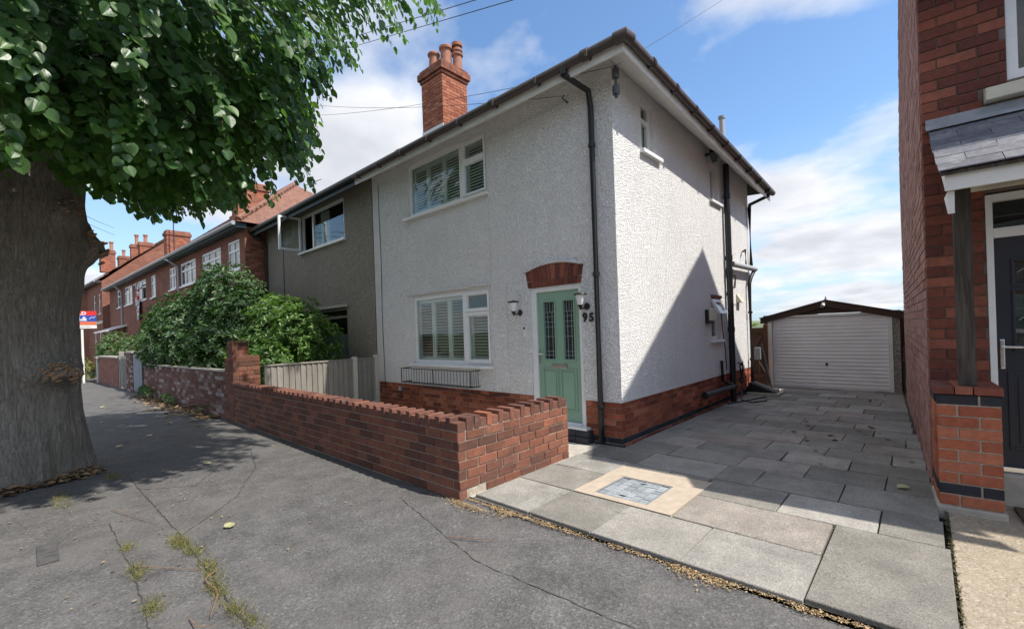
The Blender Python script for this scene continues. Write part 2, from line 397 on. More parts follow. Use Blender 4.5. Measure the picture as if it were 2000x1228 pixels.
def m_bark():
    m, g = newmat('lime_bark')
    mp = g.add('ShaderNodeMapping'); g.l.new(g.p, mp.inputs[0]); mp.inputs['Scale'].default_value = (1, 1, .16)
    wob = g.vmath('ADD', mp.outputs[0], g.vmath('MULTIPLY', g.noise(g.p, 2.5, 4, .6, 0, 'Color'), (.10, .10, .10)))
    ridge = g.voro(wob, 30, 'DISTANCE_TO_EDGE'); n = g.noise(wob, 40, 6, .7, .6)
    n2 = g.noise(g.p, 2.2, 6, .65); n3 = g.noise(g.p, 75, 4, .65)
    rr = g.ramp(ridge, [(.0, 0), (.16, 1)])
    hgt = g.math('ADD', g.math('MULTIPLY', rr, .1), g.math('ADD', g.math('MULTIPLY', n, 1.0), g.math('MULTIPLY', n3, .25)))
    c = g.mix(g.ramp(hgt, [(.42, 0), (.88, 1)]), (.12, .107, .09), (.42, .38, .325))
    c = g.mix(g.ramp(n2, [(.42, 0), (.72, .5)]), c, (.155, .14, .115))
    c = g.mix(g.ramp(n3, [(.56, 0), (.72, .5)]), c, (.42, .39, .34))
    fin(g, c, .92, g.bump(hgt, .9, .04), spec=.2); return m
M_bark = m_bark()
M_cut = plain('pale_cut_wood', (.40, .26, .15), .8, var=.35, scale=25)
M_twig2 = plain('lime_twig', (.10, .075, .03), .7, var=.2)
M_ground = plain('soil_and_grass', (.09, .105, .045), .95, var=.4, scale=1.2, bump=.3)
M_road = M_tar

# ------------------------------------------------------------------ setting
def S(name, mb, mat, parent=None, **k):
    o = O(name, mb, mat, parent, **k)
    if parent is None: o['kind'] = 'structure'
    return o
S('ground', MB().quad((-900, -900, -.17), (900, -900, -.17), (900, 1500, -.17), (-900, 1500, -.17)), M_ground)
S('road', MB().quad((-140, -13.2, -.115), (60, -13.2, -.115), (60, -6.9, -.115), (-140, -6.9, -.115)), M_road)
def footpath():
    mb = MB(); xs = list(np.arange(-90, -8, 4.)) + list(np.arange(-8, 6, .25)) + [6, 10, 20, 40]
    for a, b in zip(xs, xs[1:]):
        ys = list(np.arange(-6.75, -2.3, .25)) if a >= -8 else [-6.75, -2.3]
        for c, d in zip(ys, ys[1:]):
            sk = lambda x: -.042*max(0, -8-x)
            z = lambda x, y: .012*noise.noise((x*.7, y*.7, 0))-.006 if x > -7.9 else 0
            f = lambda x, y: (x, y+sk(x), z(x, y+.0))
            mb.quad(f(a, c), f(b, c), f(b, d), f(a, d))
    me = mb.mesh('footpath', M_tar, fix=False)
    bm = bmesh.new(); bm.from_mesh(me); bmesh.ops.remove_doubles(bm, verts=bm.verts, dist=1e-4); bm.to_mesh(me); bm.free()
    me.polygons.foreach_set('use_smooth', [True]*len(me.polygons)); return me
fpath = S('footpath', footpath(), M_tar)
M_seam = plain('tarmac_seam', (.045, .042, .038), .95, var=.3)
def seam(pts, w):
    r = random.Random(len(pts)*7+int(abs(pts[0][0])*10)); P = []
    for (x0, y0), (x1, y1) in zip(pts, pts[1:]):
        n_ = max(2, int(math.hypot(x1-x0, y1-y0)/.06))
        P += [(x0+(x1-x0)*i/n_+r.uniform(-.008, .008), y0+(y1-y0)*i/n_+r.uniform(-.008, .008)) for i in range(n_)]
    P.append(pts[-1]); mb = MB()
    for i, (a, b) in enumerate(zip(P, P[1:])):
        d = Vector((b[0]-a[0], b[1]-a[1])).normalized(); q = Vector((-d.y, d.x))*w*r.uniform(.3, 1)
        z = lambda x, y: .012*noise.noise((x*.7, y*.7, 0))-.006+.0045
        mb.quad((a[0]-q.x, a[1]-q.y, z(*a)), (b[0]-q.x, b[1]-q.y, z(*b)), (b[0]+q.x, b[1]+q.y, z(*b)), (a[0]+q.x, a[1]+q.y, z(*a)))
    O('seam', mb, M_seam, fpath, fix=False)
seam([(-4.3, -4.66), (-1.7, -4.62), (.3, -4.66), (1.2, -4.75)], .006)
seam([(-2.6, -5.0), (-1.2, -5.0), (.0, -5.05)], .005)
seam([(-1.7, -4.62), (-2.4, -4.0), (-3.4, -3.5), (-4.6, -3.2)], .004)
seam([(-3.6, -4.66), (-3.2, -4.2), (-3.7, -3.9)], .005)
seam([(-.9, -2.95), (.6, -3.3), (1.9, -3.25), (2.9, -3.5)], .004)
mbk = MB()
for i in range(60):
    mbk.box(-40+i*.92, -40+i*.92+.91, -6.9, -6.752, -.17, .005)
S('kerb', mbk, M_concrete)
S('far_footpath', MB().box(-140, 60, -16, -13.2, -.17, .0), M_tar)
S('garden_path', MB().quad((-6.1, -2.5, .012), (-.3, -2.5, .012), (-.3, .1, .012), (-6.1, .1, .012)), M_concrete)
S('garden_ground', MB().quad((-13, -2.5, .012), (-6.3, -2.5, .012), (-6.3, .1, .012), (-13, .1, .012)), M_ground)
S('concrete_path', MB().quad((3.17, -2.55, .016), (8, -2.3, .016), (8, .4, .016), (3.17, .4, .016)), M_concpath)
hb = MB()
for i in range(-30, 31):
    x0, x1 = i*22, (i+1)*22
    h = lambda x: 6 + 7*noise.noise((x*.006, 3, 0)) + 2*noise.noise((x*.03, 9, 0))
    hb.quad((x0, 430, -1), (x1, 430, -1), (x1, 600, h(x1)), (x0, 600, h(x0)))
    hb.quad((x0, 600, h(x0)), (x1, 600, h(x1)), (x1, 800, -1), (x0, 800, -1))
S('hills', hb, plain('hill_fields', (.12, .15, .06), .95, var=.5, scale=.02))

# driveway: every slab its own piece
drive = S('driveway', MB().quad((-.33, -2.5, .004), (3.17, -2.42, .004), (2.75, 7.6, .004), (-.1, 7.6, .004)), M_joint)
rows = [(-2.47, -1.79, [-.31, .39, 1.05, 1.77, 2.5]), (-1.79, -1.16, [-.31, .39, '|', 1.43, 2.49]), (-1.16, -.6, [-.3, .43, '|', 1.38, 2.08, 2.76, 3.13]),
        (-.6, -.03, [-.28, .48, 1.38, 1.745, 2.45, 3.11]), (-.03, .49, [.02, .62, 1.43, 2.09, 2.745, 3.09]), (.49, .965, [.02, .8, 1.77, 2.41, 3.07]),
        (.965, 1.45, [.02, .5, 1.5, 2.135, 2.75, 3.04]), (1.45, 1.94, [.02, .3, 1.1, 1.8, 2.45, 3.02]), (1.94, 2.42, [.02, .75, 1.465, 2.2, 2.85, 3.0]), (2.42, 2.9, [.02, .45, 1.1, 1.765, 2.5, 2.97])]
y = 2.9
for k in range(10):
    off = [.2, .62, .38][k % 3]; xs = [.02] + [off+.68*j for j in range(5) if off+.68*j < 2.6] + [3.0-.05*(y+.5) + .08]
    rows.append((y, y+.47, xs)); y += .47
def slab_mesh(w, d, seed):
    r = random.Random(seed); j = lambda: r.uniform(-.004, .004)
    mb = MB(); c = .004
    lo = [(-w/2+j(), -d/2+j()), (w/2+j(), -d/2+j()), (w/2+j(), d/2+j()), (-w/2+j(), d/2+j())]
    if r.random() < .25:   # broken corner
        q = r.uniform(.02, .05); lo[0] = (lo[0][0]+q*.3, lo[0][1]+q*.2)
    hi = [(x*(1-2*c/w), yy*(1-2*c/d)) for x, yy in lo]
    b = [(x, yy, -.035) for x, yy in lo]; m = [(x, yy, -.006) for x, yy in lo]; t = [(x, yy, 0) for x, yy in hi]
    i = 0; mb.v = b+m+t
    for a in (0, 4):
        for q in range(4): mb.f.append((a+q, a+(q+1) % 4, a+4+(q+1) % 4, a+4+q))
    mb.f.append((8, 9, 10, 11)); return mb
n = 0
for (y0, y1, xs) in rows:
    for a, b in zip(xs, xs[1:]):
        if a == '|' or b == '|': continue
        if y0 < -2 and a == 2.5: continue
        w, d = b-a-.006, y1-y0-.016; n += 1
        o = O('slab', slab_mesh(w, d, n), M_slab, drive); o.location = ((a+b)/2, (y0+y1)/2, .034+random.uniform(-.003, .003)); o.rotation_euler = (random.uniform(-.0025, .0025), random.uniform(-.0025, .0025), 0)
for a, b, y0, y1 in ((2.5, 3.155, -2.43, -1.16), (.43, .95, -.74, -.6), (.95, 1.38, -.76, -.6)):
    n += 1; o = O('slab', slab_mesh(b-a-.008, y1-y0-.008, n), M_slab, drive); o.location = ((a+b)/2, (y0+y1)/2, .035)
# manhole: tan mortar bed, recessed inlay cover
mh = T('manhole_cover', 'square metal manhole cover inlaid with pale blue paving pieces in the driveway', 'manhole', (.9, -1.4, 0))
sur = MB()
for a, b, c, d in ((.41, .6, -1.78, -.75), (1.16, 1.42, -1.78, -.75), (.6, 1.16, -1.78, -1.69), (.6, 1.16, -1.1, -.75)): sur.box(a, b, c, d, .0, .036)
O('mortar_surround', sur, M_surround, mh)
fr = MB()
for a, b, c, d in ((.604, .622, -1.686, -1.104), (1.138, 1.156, -1.686, -1.104), (.622, 1.138, -1.686, -1.668), (.622, 1.138, -1.122, -1.104)): fr.box(a, b, c, d, .0, .031)
O('frame', fr, plain('galvanised_steel', (.42, .46, .49), .45, .7, var=.15), mh)
tray = O('tray', MB().box(.622, 1.138, -1.668, -1.122, 0, .016), M_blackm, mh)
xs = [.626, .70, .79, .88, .965, 1.05, 1.134]
for i in range(6):
    yy = -1.664; k = 0
    while yy < -1.13:
        L = min([.10, .068, .12, .08, .055][(i*2+k) % 5], -1.126-yy); k += 1
        if L > .02: O('inlay_tile', MB().box(xs[i]+.003, xs[i+1]-.003, yy+.003, yy+L-.003, .014, .028+random.uniform(-.002, .002)), M_tileblue, tray)
        yy += L
for (x, yy) in ((.88, -1.19), (.86, -1.6)):
    O('lifting_slot', MB().prism([(-.05, 0), (0, -.022), (.05, 0), (0, .016)], lambda a, b: (x+a, yy+b, .0285), lambda a, b: (x+a, yy+b, .0305)), M_blackm, mh)

# ------------------------------------------------------------------ bricks
def brick_unit(seed):
    r = random.Random(seed); mb = MB(); c = .03; j = lambda: r.uniform(-.012, .012)
    f = [(-.5+.018, -.5, -.5+.06), (.5-.018, -.5, -.5+.06), (.5-.018, -.5, .5-.06), (-.5+.018, -.5, .5-.06)]
    f = [(x+j(), yy+j()*.6, z+j()*1.5) for x, yy, z in f]
    m = [(-.5, -.5+.06, -.5), (.5, -.5+.06, -.5), (.5, -.5+.06, .5), (-.5, -.5+.06, .5)]
    b = [(-.5, .5, -.5), (.5, .5, -.5), (.5, .5, .5), (-.5, .5, .5)]
    mb.v = f+m+b; mb.f.append((0, 1, 2, 3))
    for a in (0, 4):
        for q in range(4): mb.f.append((a+4+q, a+4+(q+1) % 4, a+(q+1) % 4, a+q))
    mb.f.append((11, 10, 9, 8)); return mb
BU = {}
def bunit(mat):
    if mat.name not in BU: BU[mat.name] = [brick_unit(s).mesh('brick_shape', mat, fix=False) for s in range(4)]
    return random.choice(BU[mat.name])
def brick(parent, mat, c, dims, rz=0, name='brick'):
    o = bpy.data.objects.new(name, bunit(mat)); COL.objects.link(o); o.parent = parent
    if parent.name in WM: o.matrix_parent_inverse = WM[parent.name].inverted()
    o.location = c; o.scale = dims; o.rotation_euler = (0, 0, rz+random.uniform(-.004, .004)); return o
def courses(u0, u1, z0, n, ch, bl, joint=.011, phase=0, bond='stretcher'):
    """yield (u0,u1,z0,z1,row) for each brick of a wall face"""
    for r in range(n):
        L = bl
        head = bond == 'english' and (r+phase) % 3 == 2
        if head: L = bl/2
        u = u1 - (L*.5 if ((r+phase) % 2) else 0)
        edges = [u1]
        if (r+phase) % 2: edges.append(u1-L*.5)
        while edges[-1]-L > u0+.04:
            edges.append(edges[-1]-L*random.uniform(.985, 1.015))
        edges.append(u0)
        for a, b in zip(edges[1:], edges):
            if b-a > .03: yield a+joint/2, b-joint/2, z0+r*ch+joint/2, z0+(r+1)*ch-joint/2, r
def brick_face(parent, mat, M, rz, u0, u1, z0, n, ch, bl, depth=.1, proud=0, holes=(), phase=0, joint=.011, name='brick', matf=None):
    for a, b, c, d, r in courses(u0, u1, z0, n, ch, bl, joint, phase):
        segs = [(a, b)]
        for h0, h1, hz0, hz1 in holes:
            if c < hz1-.005 and d > hz0+.005:
                ns = []
                for s0, s1 in segs:
                    if s1 <= h0 or s0 >= h1: ns.append((s0, s1)); continue
                    if s0 < h0-.03: ns.append((s0, h0))
                    if s1 > h1+.03: ns.append((h1, s1))
                segs = ns
        for s0, s1 in segs:
            mt = matf(r, s0) if matf else mat
            p = proud+random.uniform(-.002, .003)
            x, yy, z = M((s0+s1)/2, p-depth/2, (c+d)/2)
            brick(parent, mt, (x, yy, z), (s1-s0, depth, d-c), rz, name)
def bricks_joined(M, u0, u1, z0, n, ch, bl, depth=.1, mb=None, joint=.01, phase=0, holes=(), top=None):
    mb = mb or MB()
    for a, b, c, d, r in courses(u0, u1, z0, n, ch, bl, joint, phase):
        if any(h0 < (a+b)/2 < h1 and hz0 < (c+d)/2 < hz1 for h0, h1, hz0, hz1 in holes): continue
        if top and d > top((a+b)/2): continue
        p = random.uniform(-.002, .003); mb.box(a, b, -depth, p, c, d, M)
    return mb

# ------------------------------------------------------------------ front boundary wall with castellated brick capping
YW, XW = -2.63, -.345
bw = T('boundary_wall', 'low red brick garden wall with castellated brick-on-edge capping, in front of the white house', 'garden wall', (XW, YW, 0))
CH = .0965
core = O('mortar_core', MB().box(-7.42, XW-.011, YW+.011, YW+.2, -.1, 7*CH+.06).box(XW-.2, XW-.011, YW+.2, -.796, -.1, 7*CH+.06), M_mortar, bw)
F, SD = front(YW), side(XW)
random.seed(3)
for r in range(7): brick_face(core, M_wallbrick, F, 0, -7.42, XW if r % 2 == 0 else XW-.106, r*CH, 1, CH, .275, .1, phase=0)
# the return toward the door; corner alternates with the front face
for r in range(7):
    z0, z1 = r*CH+.0055, (r+1)*CH-.0055
    u0 = YW+.106 if r % 2 == 0 else YW
    edges = [u0]
    while edges[-1]+.27 < -.83: edges.append(edges[-1]+random.uniform(.255, .28))
    edges.append(-.785)
    for a, b in zip(edges, edges[1:]):
        if b-a < .05: continue
        if r == 0 and a < YW+.2 and a > YW+.09: continue
        brick(core, M_wallbrick, (XW-.05+random.uniform(-.002, .003), (a+b)/2, (z0+z1)/2), (b-a-.011, .1, z1-z0), math.pi/2)
O('mortar_patch', MB().box(XW-.06, XW-.004, YW+.125, YW+.235, .0, .09), M_mortar, bw, bevel=.012)
# inner-face bricks of top courses seen over the wall are hidden; capping: alternate tall and low bricks across the wall
zc = 7*CH+.008; u = XW-.115; tall = False; k = 0
brick(core, M_coping, (XW-.085, YW+.052, zc+.042), (.17, .104, .084), 0, 'coping_brick')
while u > -7.38:
    tall = not tall; w = .078 if tall else .096; w *= random.uniform(.95, 1.06); h = .124 if tall else .085
    h += random.uniform(-.004, .004)
    if u < XW-.12 or tall: brick(core, M_coping, (u-w/2, YW+.104+random.uniform(-.004, .004), zc+h/2), (.212 if tall else .2, w-.008, h), math.pi/2 + 0, 'coping_brick')
    u -= w
u = YW+.225; tall = True
while u < -.80:
    w = .078 if tall else .1; h = .124 if tall else .085
    if u+w > -.785: w = -.785-u
    if w > .03: brick(core, M_coping, (XW-.104, u+w/2, zc+h/2), (.212 if tall else .2, w-.008, h+random.uniform(-.004, .004)), 0, 'coping_brick')
    u += w; tall = not tall
brick(core, M_coping, (XW-.104, YW+.165, zc+.062), (.212, .1, .124), 0, 'coping_brick')
# iron hook left in the front face
O('iron_hook', MB().tube([(XW-.20, YW+.02, .37), (XW-.2, YW-.03, .365), (XW-.15, YW-.035, .385)], .006, 6), M_blackm, bw)

# brick pier at the end of the wall, stepped
pier = T('brick_pier', 'stepped dark brick pier where the low wall meets the next garden', 'brick pier', (-7.6, -2.4, 0))
pc = O('mortar_core', MB().box(-7.98, -7.43, YW+.01, -2.12, -.1, 1.30).box(-7.98, -7.6, YW+.06, -2.28, 1.3, 1.64), M_mortar_d, pier)
for X1, X0, Y0, Y1, za, nn in ((-7.42, -7.99, YW, -2.11, 0, 14), (-7.59, -7.99, YW+.05, -2.27, 1.305, 4)):
    brick_face(pc, M_wallbrick, front(Y0), 0, X0, X1-.0, za, nn, .0935 if za == 0 else .085, .275, .1)
    brick_face(pc, M_wallbrick, side(X1), math.pi/2, Y0+.104, Y1, za, nn, .0935 if za == 0 else .085, .255, .1, phase=1)
brick(pc, M_coping, (-7.79, -2.41, 1.66), (.42, .28, .03), 0, 'top_brick')
brick(pc, M_coping, (-7.51, -2.37, 1.325), (.17, .5, .035), 0, 'top_brick')

# neighbour's flaking painted wall, further wall, gates
def lineY(x): return -2.62-.042*max(0, -8-x)
nw = T('painted_garden_wall', 'brick garden wall with flaking pale paint under the big laurel', 'garden wall', (-12, -2.8, 0))
ang = math.atan2(.042*7.6, 7.6)
def MN(x0): 
    return lambda u, d, z: (u + d*.042, lineY(u)-d, z)
O('mortar_core', MB().box(-15.6, -7.99, -.2, -.01, -.1, 1.0, MN(0)), M_mortar_d, nw)
O('bricks', bricks_joined(MN(0), -15.6, -7.99, 0, 11, .09, .27), M_nwall, nw, kind='stuff')
O('coping', MB().box(-15.62, -7.99, -.21, .015, 1.0, 1.035, MN(0)), M_concrete, nw, bevel=.006)
gg = T('grey_board_gate', 'narrow grey painted board gate between two brick walls', 'gate', (-16.6, -3, 0))
for i in range(8):
    a = -17.3+i*.165; O('board', MB().box(a, a+.158, -.04, -.015, .05, 1.33+.02*math.sin(i*2), MN(0)), M_greygate, gg, bevel=.004)
O('rail', MB().box(-17.3, -15.98, -.07, -.041, .9, 1.0, MN(0)).box(-17.3, -15.98, -.07, -.041, .25, .35, MN(0)), M_greygate, gg)
gp = T('gate_pier', 'plain brick pier left of the grey gate', 'brick pier', (-17.9, -3, 0))
O('bricks', bricks_joined(MN(0), -18.4, -17.35, 0, 16, .085, .25, .3), M_nwall, gp, kind='stuff')
O('cap', MB().box(-18.45, -17.3, -.32, .03, 1.37, 1.43, MN(0)), M_concrete, gp, bevel=.008)
pg = T('picket_gate', 'worn timber picket gate beside the far brick wall', 'gate', (-19.1, -3.1, 0))
for i in range(6): O('paling', MB().box(-19.6+i*.19, -19.48+i*.19, -.05, -.025, .06, 1.25, MN(0)), M_fence, pg, bevel=.004)
O('gate_post', MB().box(-19.85, -19.68, -.15, .0, 0, 1.42, MN(0)), M_fence, pg, bevel=.012)
fw = T('far_garden_wall', 'pinkish brick garden wall with slab coping down the street', 'garden wall', (-22, -3.2, 0))
O('mortar_core', MB().box(-24.5, -19.95, -.2, -.01, -.1, 1.15, MN(0)), M_mortar_d, fw)
O('bricks', bricks_joined(MN(0), -24.5, -19.95, 0, 13, .088, .26), M_fwall, fw, kind='stuff')
O('coping', MB().box(-24.56, -19.9, -.25, .05, 1.15, 1.22, MN(0)), M_concrete, fw, bevel=.01)
ep = T('pale_gate_post', 'short pale stone post at the end of the far garden wall', 'post', (-24.9, -3.3, 0))
O('shaft', MB().box(-25.1, -24.75, -.2, .02, -.1, 1.1, MN(0)), M_cpost, ep, bevel=.02)
O('cap', MB().box(-25.14, -24.71, -.24, .06, 1.1, 1.17, MN(0)), M_cpost, ep, bevel=.02)

# ------------------------------------------------------------------ timber fence between the two front gardens
fn = T('timber_fence', 'grey weathered feather-edge fence with pale concrete posts', 'fence', (-6.25, -1.2, 0))
yy = -2.42; k = 0
while yy < -.12:
    if not (-.66 < yy < -.5):
        O('board', MB().prism([(0, 0), (.111, 0), (.111, .008), (0, .03)], lambda a, b: (-6.26+b, yy+a, .12), lambda a, b: (-6.26+b, yy+a, 1.15+random.uniform(-.004, .004))), M_fence, fn)
    yy += .113
O('capping_rail', MB().box(-6.275, -6.215, -2.42, -.1, 1.156, 1.185), M_fence, fn, bevel=.004)
O('gravel_board', MB().box(-6.265, -6.22, -2.42, -.1, 0, .12), M_cpost, fn)
for yy, h in ((-.58, 1.225), (-.05, 1.24)):
    O('concrete_post', MB().box(-6.30, -6.2, yy-.05, yy+.05, 0, h-.03).prism([(-.05, 0), (.05, 0), (.03, .03), (-.03, .03)], lambda a, b: (-6.30, yy+a, h-.03+b), lambda a, b: (-6.2, yy+a, h-.03+b)), M_cpost, fn)

# ------------------------------------------------------------------ windows
def window(parent, M, u0, u1, z0, z1, panes, fmat, name='window', d=-.035, depth=.06, casements=(), sill=None, world=True, label=None, glass=None):
    """frame with real thickness; every pane of glass is a piece of its own"""
    Md = lambda u, dd, z: M(u, d+dd, z)
    o = O(name, sheet(Md, u0, u1, z0, z1, panes, depth), fmat, parent, world, label=label)
    for a, b, c, e in casements:
        w = .045; mb = MB()
        mb.box(a, a+w, 0, .022, c, e, Md).box(b-w, b, 0, .022, c, e, Md).box(a+w, b-w, 0, .022, c, c+w, Md).box(a+w, b-w, 0, .022, e-w, e, Md)
        O('casement', mb, fmat, o, bevel=.004)
    for a, b, c, e in panes:
      if not (abs(a+10.13) < .01): O('pane', MB().box(a-.002, b+.002, -.03, -.022, c-.002, e+.002, Md), glass or M_glass, o)
    if sill:
        su0, su1, sz0, sz1, sd = sill
        O('sill', MB().box(su0, su1, -.02, sd, sz0, sz1, M), fmat, o, bevel=.006)
    return o
SLAT = {}
def slats(parent, M, u0, u1, z0, z1, n, tilt, depth=-.13, wid=.058):
    key = round(tilt, 2)
    if key not in SLAT:
        SLAT[key] = MB().prism([(-wid/2, -.004), (wid/2, -.004), (wid/2, .004), (-wid/2, .004)], lambda a, b: (-.5, a*math.cos(tilt)-b*math.sin(tilt), a*math.sin(tilt)+b*math.cos(tilt)), lambda a, b: (.5, a*math.cos(tilt)-b*math.sin(tilt), a*math.sin(tilt)+b*math.cos(tilt))).mesh('slat_shape', M_shut)
    for i in range(n):
        z = z0+(z1-z0)*(i+.5)/n
        o = bpy.data.objects.new('slat', SLAT[key]); COL.objects.link(o); o.parent = parent
        o.location = M((u0+u1)/2, depth, z); o.scale = (u1-u0, 1, 1)
def shutter(parent, M, u0, u1, z0, z1, n, tilt):
    mb = MB(); w = .05
    mb.box(u0, u0+w, -.15, -.11, z0, z1, M).box(u1-w, u1, -.15, -.11, z0, z1, M).box(u0+w, u1-w, -.15, -.11, z0, z0+.08, M).box(u0+w, u1-w, -.15, -.11, z1-.08, z1, M)
    o = O('shutter', mb, M_shut, parent)
    slats(o, M, u0+w, u1-w, z0+.08, z1-.08, n, tilt)

# ------------------------------------------------------------------ the white house
wh = T('white_house', 'white pebbledashed end house with sage green front door and brick plinth', 'house', (0, 0, 0))
HL, HD, PT = -6.25, 6.4, .627
FW, SW = front(0), side(0)
fh = [(-4.82, -2.48, 4.1, 5.18), (-4.78, -2.5, 1.07, 2.44), (-1.58, -.6, .2, 2.33)]
sh_ = [(.86, 1.27, 4.33, 5.11), (3.80, 4.22, 4.15, 4.88), (3.62, 4.15, 1.36, 2.18)]
wall = sheet(FW, HL, 0, PT, 5.33, fh, .14)
DRP, DG = .042, .072      # wall head and gutter run down toward the back
sheet(lambda u, d, z: SW(u, d, z-(DRP*u if z > 5.3 else 0)), 0, HD, PT, 5.33, sh_, .14, wall)
wall.quad((HL, HD, -.1), (0, HD, -.1), (0, HD, 5.1), (HL, HD, 5.1)).quad((HL, 0, PT), (-1.58, 0, PT), (-1.58, .06, PT), (HL, .06, PT)).quad((-.6, 0, PT), (0, 0, PT), (0, .06, PT), (-.6, .06, PT)).quad((0, 0, PT), (0, HD, PT), (-.06, HD, PT), (-.06, 0, PT))
wall = O('wall', wall, M_white, wh)
# plinth
PF, PS = front(.016), side(-.016)
pl = sheet(lambda u, d, z: PF(u, d-.012, z), HL, -.02, -.15, PT, [(-1.58, -.6, .2, 2.33)], .14)
sheet(lambda u, d, z: PS(u, d-.012, z), .02, HD, -.15, PT, [], .1, pl)
plinth = O('plinth', pl, M_mortar, wh)
random.seed(11)
for r in range(7):
    mt = M_blue if r == 0 else M_plinth; q = .106*(r % 2)
    brick_face(plinth, mt, PF, 0, HL+.04, -.016-q, .053+r*.082, 1, .082, .235, .1, holes=[(-1.585, -.595, .2, 2.4)], joint=.009, phase=0)
    brick_face(plinth, mt, lambda u, d, z: PS(HD+.122-q-u, d, z), math.pi/2, .106-q, HD, .053+r*.082, 1, .082, .235, .1, joint=.009, phase=0)
brick_face(plinth, M_plinth, PS, math.pi/2, .09, HD, -.03, 1, .08, .235, .1, proud=.004)
brick_face(plinth, M_blue, PF, 0, -1.9, -.016, -.03, 1, .08, .235, .1, proud=.006)
# door arch in brick
arch = O('door_arch', MB().box(-1.56, -.62, -.02, .002, 2.335, 2.6, FW), M_mortar_d, wh)
def archz(u): t = (u+1.1)/.5; return 2.685-.075*t*t
for i in range(13):
    a, b = -1.61+i*1.02/13, -1.61+(i+1)*1.02/13
    zs = 2.34; m = .004
    mid = zs+.10
    sl_ = (lambda u, z: u + (u+1.1)*.10*(z-2.34)/.3)
    for lo, hi in ((lambda u: zs, lambda u: mid), (lambda u: mid+.008, archz)):
        O('brick', MB().prism([(sl_(a+m, lo(a)), lo(a)), (sl_(b-m, lo(b)), lo(b)), (sl_(b-m, hi(b)), hi(b)), (sl_(a+m, hi(a)), hi(a))], lambda u, z: FW(u, -.02, z), lambda u, z: FW(u, .006+.002*(i % 3), z)), M_rhbrick, arch)
pts = [FW(-1.70+i*1.18/14, .02, archz(max(-1.62, min(-.57, -1.70+i*1.18/14)))+.018) for i in range(15)]
O('arch_drip', MB().tube(pts, .022, 7), M_white, wh, smooth=True)
O('window_drip', MB().tube([FW(-4.98+i*.18, .015, 2.50+.006*math.sin(i*1.7)) for i in range(15)], .026, 6), M_white, wh, smooth=True)
# eaves
sf = MB().prism([(-.405, 5.08), (-.405, 5.095), (.0, 5.335), (.0, 5.32)], lambda y, z: (HL, y, z), lambda y, z: (-.0+(-y if y < 0 else 0), y, z))
sf.prism([(.405, 5.08), (.405, 5.095), (.0, 5.335), (.0, 5.32)], lambda x, z: (x, -x, z), lambda x, z: (x, HD+.3, z-(DG if x > .1 else DRP)*HD))
O('soffit', sf, M_paint, wh)
O('fascia', MB().box(HL, .42, -.42, -.402, 5.07, 5.27).box(.402, .42, -.402, HD+.3, 5.07, 5.27, lambda x, y, z: (x, y, z-DG*max(0, y))), M_paint, wh)
gt = O('gutter', MB().tube([(HL+.02, -.475, 5.225), (.475, -.475, 5.225), (.475, HD+.32, 5.225-DG*HD)], .064, 14), M_gutter, wh, smooth=True)
for x in np.arange(-6.0, .3, .85): O('gutter_bracket', MB().box(x-.018, x+.018, -.545, -.42, 5.15, 5.24), M_gutter, gt, bevel=.006)
for y in np.arange(.25, 6.6, .75): O('gutter_bracket', MB().tube([(.475, y-.025, 5.225-DG*(y+.45)), (.475, y+.025, 5.225-DG*(y+.5))], .071, 14), M_gutter, gt)
for x in (-4.4, -1.8, -.1): O('gutter_union', MB().tube([(x-.05, -.475, 5.225), (x+.05, -.475, 5.225)], .071, 14), M_gutter, gt)
O('gutter_angle', MB().tube([(.34, -.475, 5.225), (.475, -.475, 5.225), (.475, -.34, 5.225)], .076, 14), M_gutter, gt, smooth=True)
def roof_half(x0, x1, hip_right, hip_left):
    e0, e1, ze, k = -.47, HD+.4, 5.275, .665
    yr = (e0+e1)/2; zr = ze+(yr-e0)*k; run = yr-e0; zb = ze-(DG*HD if hip_right else 0)
    xr1 = x1-run if hip_right else x1; xr0 = x0+run if hip_left else x0
    mb = MB()
    mb.quad((x0, e0, ze), (x1, e0, ze), (xr1, yr, zr), (xr0, yr, zr)); mb.quad((x0, e1, ze), (x1, e1, zb), (xr1, yr, zr)).quad((x0, e1, ze), (xr1, yr, zr), (xr0, yr, zr))
    if hip_right: mb.quad((x1, e0, ze), (x1, e1, zb), (xr1, yr, zr))
    if hip_left: mb.quad((x0, e0, ze), (x0, e1, ze), (xr0, yr, zr))
    mb.quad((x0, e0, ze-.03), (x1, e0, ze-.03), (x1, e0, ze), (x0, e0, ze))
    mb.quad((x1, e0, ze-.03), (x1, e1, zb-.03), (x1, e1, zb), (x1, e0, ze))
    return mb
O('roof', roof_half(HL, .45, True, False), M_roofdark, wh)
